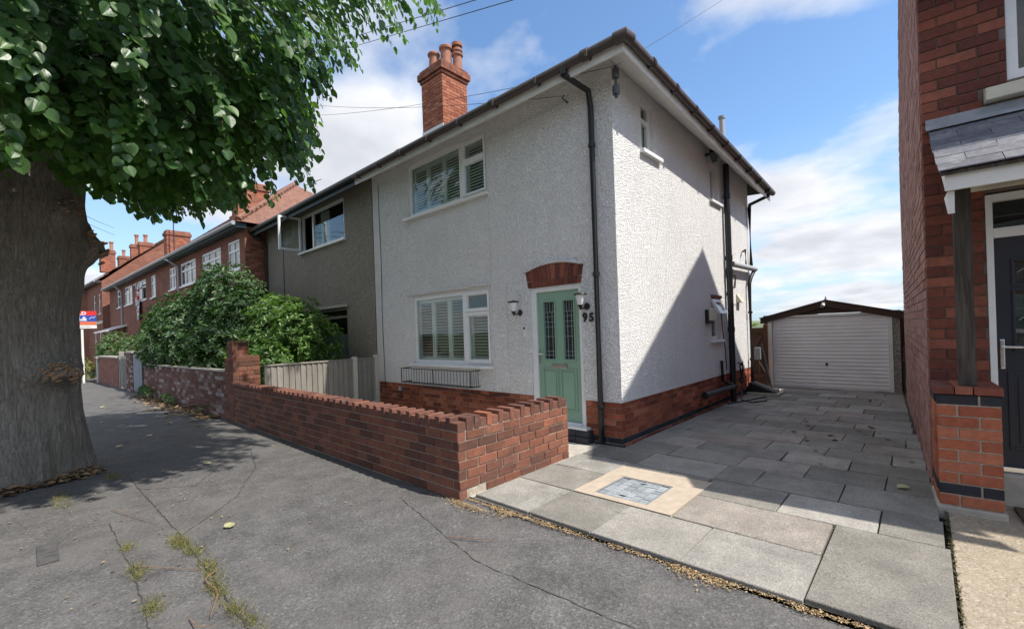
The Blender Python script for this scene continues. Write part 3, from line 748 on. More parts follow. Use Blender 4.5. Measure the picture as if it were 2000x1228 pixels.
# chimney
cx0, cx1, cy0, cy1 = -6.56, -5.70, 1.74, 2.58
ch = O('chimney', MB().box(cx0+.008, cx1-.008, cy0+.008, cy1-.008, 6.2, 8.4), M_mortar_d, wh)
cb = bricks_joined(front(cy0), cx0, cx1, 6.6, 21, .082, .235)
bricks_joined(side(cx1), cy0, cy1, 6.6, 21, .082, .235, mb=cb, phase=1)
O('bricks', cb, M_chim, ch, kind='stuff')
ov = MB()
for k_, (p, za, zb) in enumerate(((.03, 8.255, 8.33), (.075, 8.338, 8.415), (.075, 8.42, 8.5), (.03, 8.505, 8.58))):
    for i in range(4):
        w = (cx1-cx0+2*p)/4; ov.box(cx0-p+i*w+.004, cx0-p+(i+1)*w-.004, cy0-p, cy0-p+.1, za, zb); ov.box(cx0-p+i*w+.004, cx0-p+(i+1)*w-.004, cy1+p-.1, cy1+p, za, zb)
        w = (cy1-cy0+2*p-.2)/4; ov.box(cx1+p-.1, cx1+p, cy0-p+.1+i*w+.004, cy0-p+.1+(i+1)*w-.004, za, zb); ov.box(cx0-p, cx0-p+.1, cy0-p+.1+i*w+.004, cy0-p+.1+(i+1)*w-.004, za, zb)
O('oversail_bricks', ov, m_brick('oversail_brick', [(0, (.22, .08, .05)), (1, (.34, .13, .085))], 'isl', soot=.45, lich=.3), ch, kind='stuff')
O('flaunching', MB().box(cx0, cx1, cy0, cy1, 8.4, 8.57), M_mortar, ch)
for (px, py, h, r) in ((-6.32, 2.0, .53, .14), (-6.06, 2.2, .68, .155), (-5.86, 2.42, .50, .13)):
    pot = O('chimney_pot', MB().lathe([(r*1.05, 0), (r, .05), (r*.9, h*.8), (r*.92, h*.86), (r*1.15, h*.88), (r*1.18, h*.96), (r*1.05, h), (r*.85, h), (r*.82, h-.15)], (px, py, 8.56), 20), M_terra, ch, smooth=True)
pot = O('pot_cowl', MB().lathe([(.12, 0), (.12, .05), (.145, .06), (.145, .09), (.12, .1), (.12, .14), (.07, .142), (.07, .2), (.14, .202), (.145, .28), (.1, .3)], (-5.86, 2.42, 9.05), 18), M_terra, ch, smooth=True)
fl = MB()
for i in range(6):
    y0 = cy0+i*.14; z0 = 6.62+(i+1)*.105; fl.box(cx1, cx1+.012, y0, y0+.138, z0-.35, z0+.19)
O('flashing', fl.box(cx0, cx1, cy0-.014, cy0-.0, 6.6, 6.98), M_flash_white, ch)
# windows
uw = window(wh, FW, -4.82, -2.48, 4.1, 5.18, [(-4.75, -3.22, 4.17, 5.11), (-3.07, -2.56, 4.84, 5.09), (-3.07, -2.56, 4.21, 4.72)], M_upvc, d=-.03, casements=[(-3.12, -2.51, 4.78, 5.14), (-3.12, -2.51, 4.16, 4.78)], sill=(-4.95, -2.43, 4.055, 4.1, .07))
for a, b in ((-4.76, -4.27), (-4.26, -3.76), (-3.75, -3.22), (-3.1, -2.55)): shutter(uw, FW, a, b, 4.15, 5.14, 15, .85)
lw = window(wh, FW, -4.78, -2.5, 1.07, 2.44, [(-4.71, -3.25, 1.15, 2.37), (-3.10, -2.58, 2.11, 2.34), (-3.10, -2.58, 1.18, 1.96)], M_upvc, d=-.03, casements=[(-3.16, -2.53, 2.05, 2.40), (-3.16, -2.53, 1.11, 2.03)], sill=(-4.92, -2.46, 1.02, 1.07, .08))
for a, b, zt in ((-4.74, -4.25, 2.38), (-4.24, -3.74, 2.38), (-3.73, -3.22, 2.38), (-3.13, -2.55, 2.06)): shutter(lw, FW, a, b, 1.12, zt, int((zt-1.12)/.066), .12)
O('room_wall', MB().box(-6.0, -.3, 1.9, 1.95, 0, 5.0).box(-6.0, -.3, .3, 1.9, 2.6, 2.75), plain('room_plaster', (.30, .29, .27), .9), wh)
w1 = window(wh, SW, .86, 1.27, 4.33, 5.11, [(.93, 1.2, 4.87, 5.05), (.93, 1.2, 4.40, 4.8)], M_upvc, d=-.06, sill=(.80, 1.47, 4.27, 4.33, .07))
O('net_curtain', MB().box(.9, 1.23, -.16, -.15, 4.35, 4.86, SW), M_wplast, w1)
w2 = window(wh, SW, 3.80, 4.22, 4.15, 4.88, [(3.87, 4.15, 4.22, 4.81)], M_upvc, d=-.06, sill=(3.74, 4.40, 4.10, 4.15, .06))
w3 = window(wh, SW, 3.62, 4.15, 1.36, 2.18, [(3.69, 4.08, 1.43, 1.82)], M_upvc, d=-.06, sill=(3.57, 4.2, 1.31, 1.36, .07))
vent = MB(); 
VM = lambda u, d, z: SW(u, d+.16*(2.16-z)/.3, z)
for a, b, c, e in ((3.66, 3.72, 1.88, 2.17), (4.05, 4.11, 1.88, 2.17), (3.72, 4.05, 1.88, 1.94), (3.72, 4.05, 2.11, 2.17)): vent.box(a, b, -.03, .02, c, e, VM)
cs = O('open_top_light', vent, M_upvc, w3); O('pane', MB().box(3.718, 4.052, -.012, -.004, 1.938, 2.112, VM), M_glass, cs)
O('brick_lintel', MB().box(3.62, 4.2, -.03, .03, 2.19, 2.25, SW), M_rhbrick, w3)
# front door
DM = lambda u, d, z: FW(u, d-.05, z)
door = O('front_door', MB().box(-1.58, -1.475, -.06, .03, .2, 2.33, DM).box(-.665, -.6, -.06, .03, .2, 2.33, DM).box(-1.475, -.665, -.06, .03, 2.26, 2.33, DM), M_upvc, wh, bevel=.005, label='white door frame around the sage green front door')
lf = sheet(lambda u, d, z: DM(u, d, z), -1.475, -.665, .275, 2.26, [(-1.345, -1.135, 1.21, 2.1), (-.965, -.775, 1.21, 2.1)], .04)
leaf = O('door_leaf', lf, M_green, door, label='sage green panelled door leaf')
for a, b, c, e in ((-1.345, -1.135, 1.21, 2.1), (-.965, -.775, 1.21, 2.1), (-1.37, -1.115, .45, 1.05), (-1.03, -.775, .45, 1.05)):
    big = c < 1; w = .022; q = MB(); a, b, c, e = a-w, b+w, c-w, e+w
    for x0, x1, z0, z1 in ((a, a+w, c, e), (b-w, b, c, e), (a+w, b-w, c, c+w), (a+w, b-w, e-w, e)): q.box(x0, x1, 0, .014, z0, z1, DM)
    O('moulding', q, M_green, door, bevel=.005)
    if big: O('raised_panel', MB().box(a+.05, b-.05, 0, .009, c+.05, e-.05, DM), M_green, door, bevel=.004)
    else:
        O('pane', MB().box(a+.02, b-.02, -.03, -.022, c+.02, e-.02, DM), M_glass, door)
        lead = MB(); A, B, C_, E_ = a+w, b-w, c+w, e-w; W = B-A
        for t in (.25, .5, .75): lead.box(A+W*t-.003, A+W*t+.003, -.022, -.017, E_-.16, E_, DM)
        for t in (.3, .7): lead.box(A+W*t-.003, A+W*t+.003, -.022, -.017, C_, E_-.16, DM)
        for zz_ in (.06, .12, .35, .5, .58, .66, .73): lead.box(A, B, -.022, -.0165, C_+zz_-.003, C_+zz_+.003, DM)
        O('lead_came', lead, M_greyp, door)
        bk = MB().box(A, B, -.05, -.045, C_, E_, DM); O('obscured_backing', bk, plain('obscure_glass', (.07, .08, .085), .2, var=.4, scale=12), door)
O('letterplate', MB().box(-1.22, -.92, 0, .016, 1.075, 1.135, DM), M_brass, door, bevel=.006)
hd = O('door_handle', MB().box(-1.462, -1.432, 0, .014, 1.12, 1.36, DM), M_chrome, door, bevel=.005)
O('lever', MB().tube([DM(-1.447, .01, 1.29), DM(-1.447, .05, 1.29), DM(-1.33, .055, 1.288)], .009, 8), M_chrome, door, smooth=True)
O('threshold', MB().box(-1.6, -.52, -.06, .10, .2, .235, FW).box(-1.47, -.67, -.06, .0, .235, .27, FW), M_upvc, door, bevel=.004)
st = MB()
for i in range(5): st.box(-1.62+i*.23, -1.4+i*.23, -.1, .11, .11, .195, FW); st.box(-1.62+i*.23, -1.4+i*.23, -.1, .13, .03, .105, FW)
O('door_step', st, M_blue, wh, bevel=.006)
# number 95 as raised letters
def text(body, size, ext, mat, name, parent, Mx, world=True, align='LEFT', bold=0, sx=1):
    cu = bpy.data.curves.new(name, 'FONT'); cu.body = body; cu.size = size; cu.extrude = ext; cu.align_x = align; cu.offset = bold; cu.resolution_u = 3
    t = bpy.data.objects.new(name+'_tmp', cu); COL.objects.link(t); bpy.context.view_layer.update()
    me = bpy.data.meshes.new_from_object(t.evaluated_get(bpy.context.evaluated_depsgraph_get())); bpy.data.objects.remove(t)
    for v in me.vertices: x, y, z = v.co; v.co = Mx(x*sx, z, y)
    me.materials.clear(); me.materials.append(mat)
    return O(name, me, mat, parent, world)
text('9', .165, .006, M_blackm, 'house_number', wh, lambda x, d, z: FW(-.585+x, .008+d, 1.775+z), bold=.007)
text('5', .165, .006, M_blackm, 'house_number', wh, lambda x, d, z: FW(-.475+x, .008+d, 1.77+z), bold=.007)
# rainwater and waste pipes
def pipe(name, pts, r, mat, clips=(), seg=12, parent=wh):
    o = O(name, MB().tube(pts, r, seg), mat, parent, smooth=True)
    for c0, c1, rr in clips: O('pipe_clip', MB().tube([c0, c1], rr, seg), mat, o)
    return o
dpx = -.30
pipe('downpipe', [(-.44, -.475, 5.2), (-.44, -.47, 5.1), (dpx-.01, -.09, 4.98), (dpx, -.06, 4.75), (dpx, -.06, .06)], .042, M_black, [((dpx, -.06, z), (dpx, -.06, z+.05), .05) for z in (.55, 2.4, 4.2)])
O('gutter_outlet', MB().lathe([(.05, 0), (.055, .09), (.05, .1)], (-.44, -.475, 5.1), 12), M_black, gt)
pipe('soil_stack', [(.085, 4.55, -.02), (.085, 4.55, 5.02)], .062, M_black, [((.085, 4.55, z), (.085, 4.55, z+.1), .072) for z in (.3, 1.5, 2.72, 3.0, 4.3)])
pipe('downpipe', [(.475, 6.45, 4.75), (.44, 6.42, 4.65), (.075, 6.3, 4.5), (.06, 6.3, 4.4), (.06, 6.3, 2.98)], .042, M_black)
pipe('downpipe', [(.12, 6.35, 2.95), (.09, 6.12, 2.75), (.07, 6.05, 2.6), (.07, 6.05, .1)], .042, M_black, [((.07, 6.05, z), (.07, 6.05, z+.05), .05) for z in (.8, 1.9)])
pipe('hopper_pipe', [(.12, 4.62, 2.93), (.12, 6.4, 2.96)], .06, M_greyp)
pipe('waste_pipe', [(.02, 5.8, 3.33), (.1, 5.7, 3.35), (.1, 5.72, 3.0)], .022, M_black)
pipe('waste_pipe', [(.02, 4.95, 2.72), (.09, 4.95, 2.7), (.09, 4.85, 2.45), (.08, 4.6, 2.42)], .022, M_black)
pipe('waste_pipe', [(.1, 2.86, .38), (.1, 4.5, .36)], .055, M_black, [((.1, 2.84, .38), (.1, 3.05, .38), .066)])
pipe('waste_pipe', [(.04, 4.02, .93), (.05, 4.02, .52), (.09, 4.25, .44), (.09, 4.5, .42)], .03, M_black)
pipe('cable', [(.012, 4.17, 1.98), (.012, 4.22, 1.6), (.012, 4.35, 1.2), (.012, 4.4, .7)], .009, M_black, seg=6)
pipe('flue_pipe', [(-.25, 5.5, 5.3), (-.25, 5.5, 6.4)], .06, M_greyp)
O('flue_cap', MB().lathe([(.075, 0), (.078, .06), (.05, .075)], (-.25, 5.5, 6.4), 14), M_lead, wh)
O('wall_vent', MB().prism([(0, 0), (.0, .2), (.12, .0)], lambda d, z: SW(5.25, d, 2.14+z), lambda d, z: SW(5.48, d, 2.14+z)), M_ivory, wh)
O('air_brick', MB().box(4.92, 5.2, -.01, .012, 2.1, 2.3, SW), M_paint, wh)
O('junction_box', MB().box(-5.38, -5.30, 0, .05, .47, .56, front(.01)), M_greyp, wh, bevel=.006)
pipe('cable', [(-5.96, -.012, 5.08)] + [(-5.955+.012*math.sin(z*2.3), -.012, z) for z in np.arange(4.9, .5, -.22)] + [(-5.93, -.012, .3)], .006, M_black, seg=5)
pipe('cable', [(-5.34, -.004, .47), (-5.34, -.004, .3)], .01, M_black, seg=5)
pipe('cable', [(-5.3, -.004, .5), (-4.7, -.006, .46), (-4.65, -.006, .60), (-3.2, -.006, .57), (-2.6, -.006, .55), (-2.1, -.004, .6)], .007, M_black, seg=5)
pipe('wall_conduit', [(-2.44, -.006, 4.9), (-2.45, -.006, 3.2), (-2.43, -.006, .66)], .009, M_white, seg=6)
pipe('wall_conduit', [(-2.09, -.004, 2.46), (-2.08, -.004, .66)], .006, M_white, seg=6)
pipe('wall_conduit', [(-2.44, -.006, 4.9), (-2.36, -.006, 4.98), (-1.7, -.006, 4.99), (-.75, -.006, 5.02)], .007, M_white, seg=6)
O('corner_cable_insulator', MB().lathe([(.02, -.3), (.02, -.26), (.045, -.255), (.05, -.2), (.045, -.14), (.02, -.135), (.015, -.05), (.02, -.045), (.045, -.04), (.05, .02), (.045, .08), (.02, .085), (.02, .12)], (.16, -.16, 4.98), 14), plain('dark_glazed_ceramic', (.05, .05, .055), .3), wh, smooth=True)
O('wire_bracket', MB().tube([(-.72, 0, 5.0), (-.72, -.14, 5.02), (-.68, -.14, 5.05)], .01, 6), M_blackm, wh)
# ------------------------------------------------------------------ things fixed to the white house
def lantern(x, z, label):
    t = T('wall_lantern', label, 'wall lamp', (x, 0, z), group='lanterns beside the green door'); t.scale = (.84, .84, .84)
    c = (x, -.16, z)
    bp = O('back_plate', MB().lathe([(.055, 0), (.062, .012), (.045, .03), (.02, .035)], (0, 0, 0), 16), M_blackm, t, world=False)
    bp.location = (.03, -.0, -.09); bp.rotation_euler = (math.pi/2, 0, 0)
    O('arm', MB().tube([(.03, -.03, -.09), (.02, -.10, -.12), (0, -.15, -.13), (0, -.16, -.09)], .014, 8), M_blackm, t, world=False, smooth=True)
    O('glass_shade', MB().lathe([(.045, -.07), (.05, -.06), (.082, .1), (.08, .1), (.047, -.055)], (0, -.16, 0), 20), plain('frosted_shade', (.80, .81, .82), .25, var=.1), t, world=False, smooth=True)
    O('cap', MB().lathe([(.105, .1), (.11, .112), (.10, .128), (.03, .14), (.01, .15)], (0, -.16, 0), 20), M_blackm, t, world=False, smooth=True)
    O('base_cup', MB().lathe([(.012, -.15), (.018, -.13), (.03, -.1), (.05, -.072), (.05, -.065)], (0, -.16, 0), 16), M_blackm, t, world=False, smooth=True)
lantern(-1.82, 2.04, 'black wall lantern with frosted shade left of the green door')
lantern(-.53, 2.06, 'black wall lantern with frosted shade above the house number')
t = T('doorbell', 'small white video doorbell on the wall left of the green door', 'doorbell', (-1.70, 0, 1.65))
O('body', MB().prism([(.028*math.cos(a), .06*(1 if math.sin(a) > 0 else -1)+.028*math.sin(a)) for a in np.linspace(0, 2*math.pi, 20, False)], lambda x, z: (x, -.0, z), lambda x, z: (x, -.026, z)), M_wplast, t, world=False)
eye = O('camera_eye', MB().lathe([(.02, 0), (.02, .006), (.012, .008)], (0, 0, 0), 14), M_black, t, world=False); eye.location = (0, -.026, .055); eye.rotation_euler = (math.pi/2, 0, 0)
t = T('window_box_rack', 'empty black wire window box rack under the lower window', 'window box', (-3.9, 0, .7))
for k_ in range(25):
    u = -4.93+k_*(2.12/24)
    O('bar', MB().tube([FW(u, .24, .70), FW(u, .24, .985)], .0045 if k_ % 12 else .011, 6), M_blackm, t)
for k_ in range(4): O('side_bar', MB().tube([FW(-2.81, .05+.05*k_, .70), FW(-2.81, .05+.05*k_, .985)], .0045, 6), M_blackm, t)
O('rim', MB().tube([FW(-4.93, 0, .985), FW(-4.93, .24, .985), FW(-2.81, .24, .985), FW(-2.81, 0, .985)], .009, 6), M_blackm, t)
O('base_frame', MB().tube([FW(-4.93, 0, .70), FW(-4.93, .24, .70), FW(-2.81, .24, .70), FW(-2.81, 0, .70)], .011, 6).box(-4.93, -2.81, .1, .13, .694, .704, FW), M_blackm, t)
t = T('floodlight', 'black security floodlight under the side eaves', 'floodlight', (0, 3.6, 4.98))
hd_ = O('head', MB().box(-.12, .12, -.05, .05, -.09, .09), M_black, t, world=False, bevel=.01); hd_.location = (.16, 0, -.03); hd_.rotation_euler = (.0, .6, 1.57)
ln_ = O('lens', MB().box(-.1, .1, -.056, -.05, -.075, .075), M_glass, t, world=False); ln_.location = (.16, 0, -.03); ln_.rotation_euler = (.0, .6, 1.57)
O('bracket', MB().box(0, .1, -.03, .03, -.02, .02), M_black, t, world=False)
t = T('meter_box', 'ivory and black meter box on the side wall by the small window', 'meter box', (0, 3.43, 1.8))
O('cover', MB().box(3.3, 3.58, .06, .13, 1.74, 1.97, SW), M_ivory, t, bevel=.01)
O('back_box', MB().box(3.27, 3.55, 0, .06, 1.68, 1.95, SW), M_black, t, bevel=.006)
t = T('car_charger', 'grey wall charging unit at the back corner of the white house', 'car charger', (.06, 6.5, .9))
O('unit', MB().box(.02, .15, 6.44, 6.56, .78, 1.08), plain('slate_grey_plastic', (.16, .165, .17), .5), t, bevel=.02)
O('cable', MB().tube([(.1, 6.5, .75), (.25, 6.42, .5), (.3, 6.4, .2), (.35, 6.5, .05)], .014, 6), M_black, t)
t = T('coiled_cable', 'black cable coiled on the side wall behind the soil stack', 'cable', (.1, 5.15, .5))
cp = [(.09+.02*math.sin(a*3), 5.15+.10*math.sin(a), .55+.2*math.cos(a)+.012*a/6) for a in np.linspace(0, 26, 90)] + [(.12, 5.0, .2), (.2, 4.7, .06), (.45, 4.5, .052), (.62, 4.9, .052), (.5, 5.4, .052), (.35, 4.9, .054), (.2, 4.4, .052), (.1, 4.1, .052)]
O('coil', MB().tube(cp, .012, 6), M_black, t)
O('hook', MB().tube([(0, 5.15, .8), (.12, 5.15, .8), (.12, 5.15, .84)], .012, 6), M_blackm, t)
t = T('drain_ramp', 'dark wedge block on a paving slab beneath the rear downpipe', 'wedge', (.3, 5.95, 0))
O('wedge', MB().prism([(.05, .09), (.62, .09), (.55, .13), (.12, .3), (.05, .3)], lambda x, z: (x, 5.75, z), lambda x, z: (x, 6.15, z)), M_black, t, bevel=.01)
O('base_slab', MB().box(.03, .68, 5.7, 6.22, .04, .088), M_concrete, t, bevel=.006)

# ------------------------------------------------------------------ the grey pebbledashed neighbour
gh = T('grey_house', 'grey-brown pebbledashed house joined to the white one, top window open', 'house', (-9.6, 0, 0))
GF = front(-.01)
gw = sheet(GF, -13.05, HL, -.15, 5.33, [(-10.2, -7.6, 4.15, 5.2), (-10.1, -7.6, 1.12, 2.42)], .13)
gw.quad((-13.05, .01, -.1), (-13.05, HD, -.1), (-13.05, HD, 5.1), (-13.05, .01, 5.1)).quad((-13.05, HD, -.1), (HL, HD, -.1), (HL, HD, 5.1), (-13.05, HD, 5.1))
O('wall', gw, M_grey, gh)
O('roof', roof_half(-13.3, HL, False, True), M_roofdark, gh)
O('soffit', MB().prism([(-.405, 5.08), (-.405, 5.095), (-.012, 5.335), (-.012, 5.32)], lambda y, z: (-13.3, y, z), lambda y, z: (HL, y, z)), plain('brown_soffit', (.11, .07, .05), .7), gh)
O('fascia', MB().box(-13.3, HL, -.42, -.402, 5.07, 5.27), plain('dark_green_fascia', (.022, .04, .04), .5), gh)
O('gutter', MB().tube([(-13.3, -.475, 5.225), (HL-.0, -.475, 5.225)], .064, 12), M_black, gh, smooth=True)
O('downpipe', MB().tube([(-12.9, -.47, 5.18), (-12.9, -.1, 4.9), (-12.9, -.07, 4.7), (-12.9, -.07, 0)], .04, 10), M_black, gh, smooth=True)
guw = window(gh, GF, -10.2, -7.6, 4.15, 5.2, [(-9.44, -7.68, 4.22, 5.13), (-10.13, -9.52, 4.2, 5.14)], M_upvc, d=-.03, sill=(-10.3, -7.52, 4.1, 4.15, .08))
csb = MB(); CM = lambda u, d, z: (-10.18-d, -.02-u*.98, z)
for a, b, c, e in ((0, .06, 4.19, 5.16), (.58, .64, 4.19, 5.16), (.06, .58, 4.19, 4.25), (.06, .58, 5.1, 5.16)): csb.box(a, b, -.03, .03, c, e, CM)
cz = O('open_casement', csb, M_upvc, guw, bevel=.005); O('pane', MB().box(.058, .582, -.004, .004, 4.248, 5.102, CM), M_glass, cz)
O('curtain', MB().prism([(-9.4+i*.06, .03*((i % 2)*2-1)) for i in range(8)] + [(-8.98-i*.06, .05+.03*((i % 2)*2-1)) for i in range(8)], lambda u, d: (u, .25+d, 4.1), lambda u, d: (u, .25+d, 5.2)), M_shut, guw)
glw = window(gh, GF, -10.1, -7.6, 1.12, 2.42, [(-9.1, -7.67, 1.2, 2.16), (-9.1, -7.67, 2.22, 2.36), (-10.0, -9.2, 1.2, 2.36)], plain('brown_window_frame', (.20, .17, .13), .6), d=-.03, sill=(-10.2, -7.55, 1.06, 1.12, .07))
O('net_curtain', MB().prism([(-10.0+i*.06, .012*((i % 2)*2-1)) for i in range(40)] + [(-7.66-i*.06, .02+.012*((i % 2)*2-1)) for i in range(40)], lambda u, d: (u, .22+d, 1.1), lambda u, d: (u, .22+d, 1.75)), plain('net_fabric', (.42, .44, .44), .9), glw)
O('window_drip', MB().box(-10.15, -7.55, 0, .05, 2.43, 2.5, GF), M_concrete, gh, bevel=.01)
O('overhanging_aerial', MB().tube([(-8.2, -.45, 5.2), (-8.2, -.5, 5.75)], .012, 6).tube([(-8.5, -.55, 5.6), (-7.9, -.42, 5.62)], .008, 5).tube([(-8.3, -.6, 5.62), (-8.3, -.35, 5.62)], .006, 5), M_blackm, gh)
O('cable', MB().tube([(-11.55, -.02, 5.0), (-11.55, -.02, 2.0)], .008, 5), M_black, gh)

# ------------------------------------------------------------------ brick terraces down the street
BT = rad(2.4)
def local_box(x0, x1, y0, y1, z0, z1): return MB().box(x0, x1, y0, y1, z0, z1)
def tiles(x0, x1, y0, z0, y1, z1, nrow, tw, lift=.03):
    mb = MB(); dy, dz = (y1-y0)/nrow, (z1-z0)/nrow
    for r in range(nrow):
        xa = x0 - (tw/2 if r % 2 else 0)
        while xa < x1:
            a, b = max(xa, x0)+.004, min(xa+tw, x1)-.004
            if b-a > .03:
                ya, za = y0+r*dy, z0+r*dz; yb, zb = ya+dy*1.25, za+dz*1.25; k = lift+random.uniform(0, .008)
                i = len(mb.v)
                mb.v += [(a, ya, za), (b, ya, za), (b, yb, zb-.01), (a, yb, zb-.01), (a, ya, za+k), (b, ya, za+k), (b, yb, zb+.002), (a, yb, zb+.002)]
                mb.f += [(i, i+1, i+5, i+4), (i+4, i+5, i+6, i+7), (i, i+4, i+7, i+3), (i+1, i+2, i+6, i+5)]
            xa += tw
    return mb
def chimney(parent, x0, x1, y0, y1, z0, z1, pots, mat=None, world=False):
    c = O('chimney', MB().box(x0, x1, y0, y1, z0, z1).box(x0-.05, x1+.05, y0-.05, y1+.05, z1-.28, z1-.12), mat or M_far2, parent, world)
    cb = bricks_joined(front(y0), x0, x1, z0, int((z1-z0-.3)/.085), .085, .24, .02); bricks_joined(side(x1), y0, y1, z0, int((z1-z0-.3)/.085), .085, .24, .02, mb=cb)
    O('bricks', cb, M_chim, c, kind='stuff')
    for (px, py, h) in pots: O('chimney_pot', MB().lathe([(.15, 0), (.12, .06), (.11, h*.8), (.15, h*.85), (.15, h), (.1, h)], (px, py, z1), 12), M_terra, c, smooth=True)
    return c
def terrace(name, label, origin, W, D, wmat, wins, eave, ridge, yr, hip_r=False, gutter=M_greyp, chims=(), soff=M_gutter, rz=BT, rows=16, group=None, tile=M_rooftile):
    t = T(name, label, 'house', origin, rz, group)
    FL = front(0)
    wl = sheet(FL, -W, 0, -.15, eave, [w[:4] for w in wins], .12)
    wl.quad((0, 0, -.15), (0, D, -.15), (0, D, eave), (0, 0, eave)).quad((-W, 0, -.15), (-W, D, -.15), (-W, D, eave), (-W, 0, eave)).quad((-W, D, -.15), (0, D, -.15), (0, D, eave), (-W, D, eave))
    if not hip_r: wl.quad((0, 0, eave), (0, D, eave), (0, yr, ridge))
    wl.quad((-W, 0, eave), (-W, D, eave), (-W, yr, ridge))
    O('wall', wl, wmat, t, world=False)
    e = -.32; ze = eave+.05; run = (yr-e) if hip_r else -.12
    rf = MB(); rf.quad((-W, e, ze), (.12 if not hip_r else .3, e, ze), (-run, yr, ridge), (-W, yr, ridge)).quad((-W, D+.3, ze), (.3, D+.3, ze), (-run, yr, ridge), (-W, yr, ridge))
    if hip_r: rf.quad((.3, e, ze), (.3, D+.3, ze), (-run, yr, ridge))
    ro = O('roof', rf, tile, t, world=False)
    mb = tiles(-W, .1 if not hip_r else -run, e, ze, yr, ridge, rows, .3)
    if hip_r:
        dy, dz = (yr-e)/rows, (ridge-ze)/rows
        for r in range(rows):
            x1 = .28-(run+.28)*r/rows; xa = -run
            while xa < x1-.05:
                b = min(xa+.29, x1); ya, za = e+r*dy, ze+r*dz
                mb.quad((xa, ya, za+.035), (b, ya, za+.035), (b-.05, ya+dy*1.2, za+dz*1.2+.004), (xa, ya+dy*1.2, za+dz*1.2+.004)); mb.quad((xa, ya, za), (b, ya, za), (b, ya, za+.035), (xa, ya, za+.035)); xa += .3
    O('tiles', mb, tile, ro, kind='stuff')
    O('ridge_tiles', MB().tube([(-W, yr, ridge+.02), (-run, yr, ridge+.02)] + ([(.25, e+.05, ze+.06)] if hip_r else []), .1, 8), tile, ro)
    O('eaves_board', MB().box(-W, .2 if hip_r else 0, e, -.005, eave-.12, eave+.03), soff, t, world=False)
    O('gutter', MB().tube([(-W, e-.06, eave+.0), (.2 if hip_r else 0, e-.06, eave+.0)], .07, 10), gutter, t, world=False, smooth=True)
    for w in wins:
        a, b, c, d, nd = w[:5]; panes = []; fw = .07; ww = (b-a-fw*(nd+1))/nd
        for k in range(nd):
            pa = a+fw+k*(ww+fw)
            if d-c > .8: panes += [(pa, pa+ww, c+.08, c+(d-c)*.62), (pa, pa+ww, c+(d-c)*.62+.07, d-.07)]
            else: panes.append((pa, pa+ww, c+.07, d-.07))
        wd = window(t, FL, a, b, c, d, panes, M_upvc, d=-.02, sill=(a-.05, b+.05, c-.06, c, .06), world=False)
        O('blind', MB().box(a+.02, b-.02, -.3, -.29, c+(d-c)*.35, d, FL), M_paint, wd)
    for cc in chims: chimney(t, *cc)
    return t
wA = [(-1.58, -.48, 4.05, 5.06, 2), (-4.45, -2.3, 4.05, 5.05, 3), (-7.4, -5.25, 4.08, 5.05, 3), (-9.2, -8.15, 4.08, 5.06, 2), (-4.4, -2.3, 1.0, 2.4, 3), (-7.4, -5.3, 1.0, 2.4, 3)]
ta = terrace('brick_terrace', 'dark brick terrace house with clay tile roof behind the big laurel', (-13.06, -.63, 0), 11.35, 7.2, M_far1, wA, 5.4, 8.35, 3.3, True,
             chims=[(-4.6, -3.9, 1.15, 2.35, 6.2, 8.15, [])], soff=plain('dark_teal_eaves', (.02, .045, .05), .5))
O('downpipe', MB().tube([(-8.2, -.36, 5.36), (-7.6, -.36, 5.2), (-7.55, -.06, 4.95), (-7.5, -.06, .2)], .045, 8), M_greyp, ta, world=False, smooth=True)
O('brick_return', bricks_joined(side(.0), .0, .62, 0, 63, .085, .24, .02), M_chim, ta, world=False, kind='stuff')
sB = math.cos(BT), math.sin(BT)
def tloc(s): return (-13.06-s*sB[0], -.63-s*sB[1], 0)
wB = [(-4.45, -2.4, 4.03, 5.1, 2), (-7.9, -5.8, 4.03, 5.1, 2), (-10.2, -9.2, 4.03, 5.1, 1), (-1.3, -.4, 4.0, 5.1, 1)]
tb = terrace('brick_terrace', 'farther brick terrace house with a cloth banner hung from its window', tloc(11.4), 12.9, 7.2, M_far1, wB, 5.4, 7.8, 3.3, False, chims=[(-4.9, -4.2, 1.35, 2.5, 6.4, 8.2, [])], soff=M_gutter)
O('downpipe', MB().tube([(-9.0, -.36, 5.36), (-8.6, -.06, 4.95), (-8.55, -.06, .2)], .045, 8), M_greyp, tb, world=False, smooth=True)
O('open_light', MB().box(-4.4, -3.4, .0, .04, 5.0, 5.04, lambda u, d, z: (u, -d-.5*((u+4.4)*.1+.3), z-.1)), M_upvc, tb, world=False)
O('canopy', MB().prism([(0, 2.9), (-.9, 2.55), (-.9, 2.5), (0, 2.8)], lambda y, z: (-12.6, y, z), lambda y, z: (-7.5, y, z)), M_upvc, tb, world=False)
fb = T('cloth_banner', 'white cloth banner with red and blue marks hanging below a terrace window', 'banner', tloc(15.2))
fbm = MB()
for i in range(8):
    for j in range(10):
        P_ = lambda a, b: (-.45+a*.11+.04*math.sin(b*.9), -.1-.05*math.sin(a*1.3+b*.4), 4.9-b*.19)
        fbm.quad(P_(i, j), P_(i+1, j), P_(i+1, j+1), P_(i, j+1))
m, gq = newmat('banner_cloth'); fin(gq, gq.ramp(gq.noise(gq.tc, 3.2, 2), [(.38, (.5, .03, .04)), (.42, (.72, .7, .7)), (.58, (.74, .73, .73)), (.62, (.05, .07, .28))]), .8)
clo = O('cloth', fbm, m, fb, world=False, smooth=True); O('pole', MB().tube([(-.5, -.1, 4.92), (.5, -.1, 4.92)], .02, 6), M_paint, fb, world=False); clo.modifiers.new('s', 'SOLIDIFY').thickness = .004
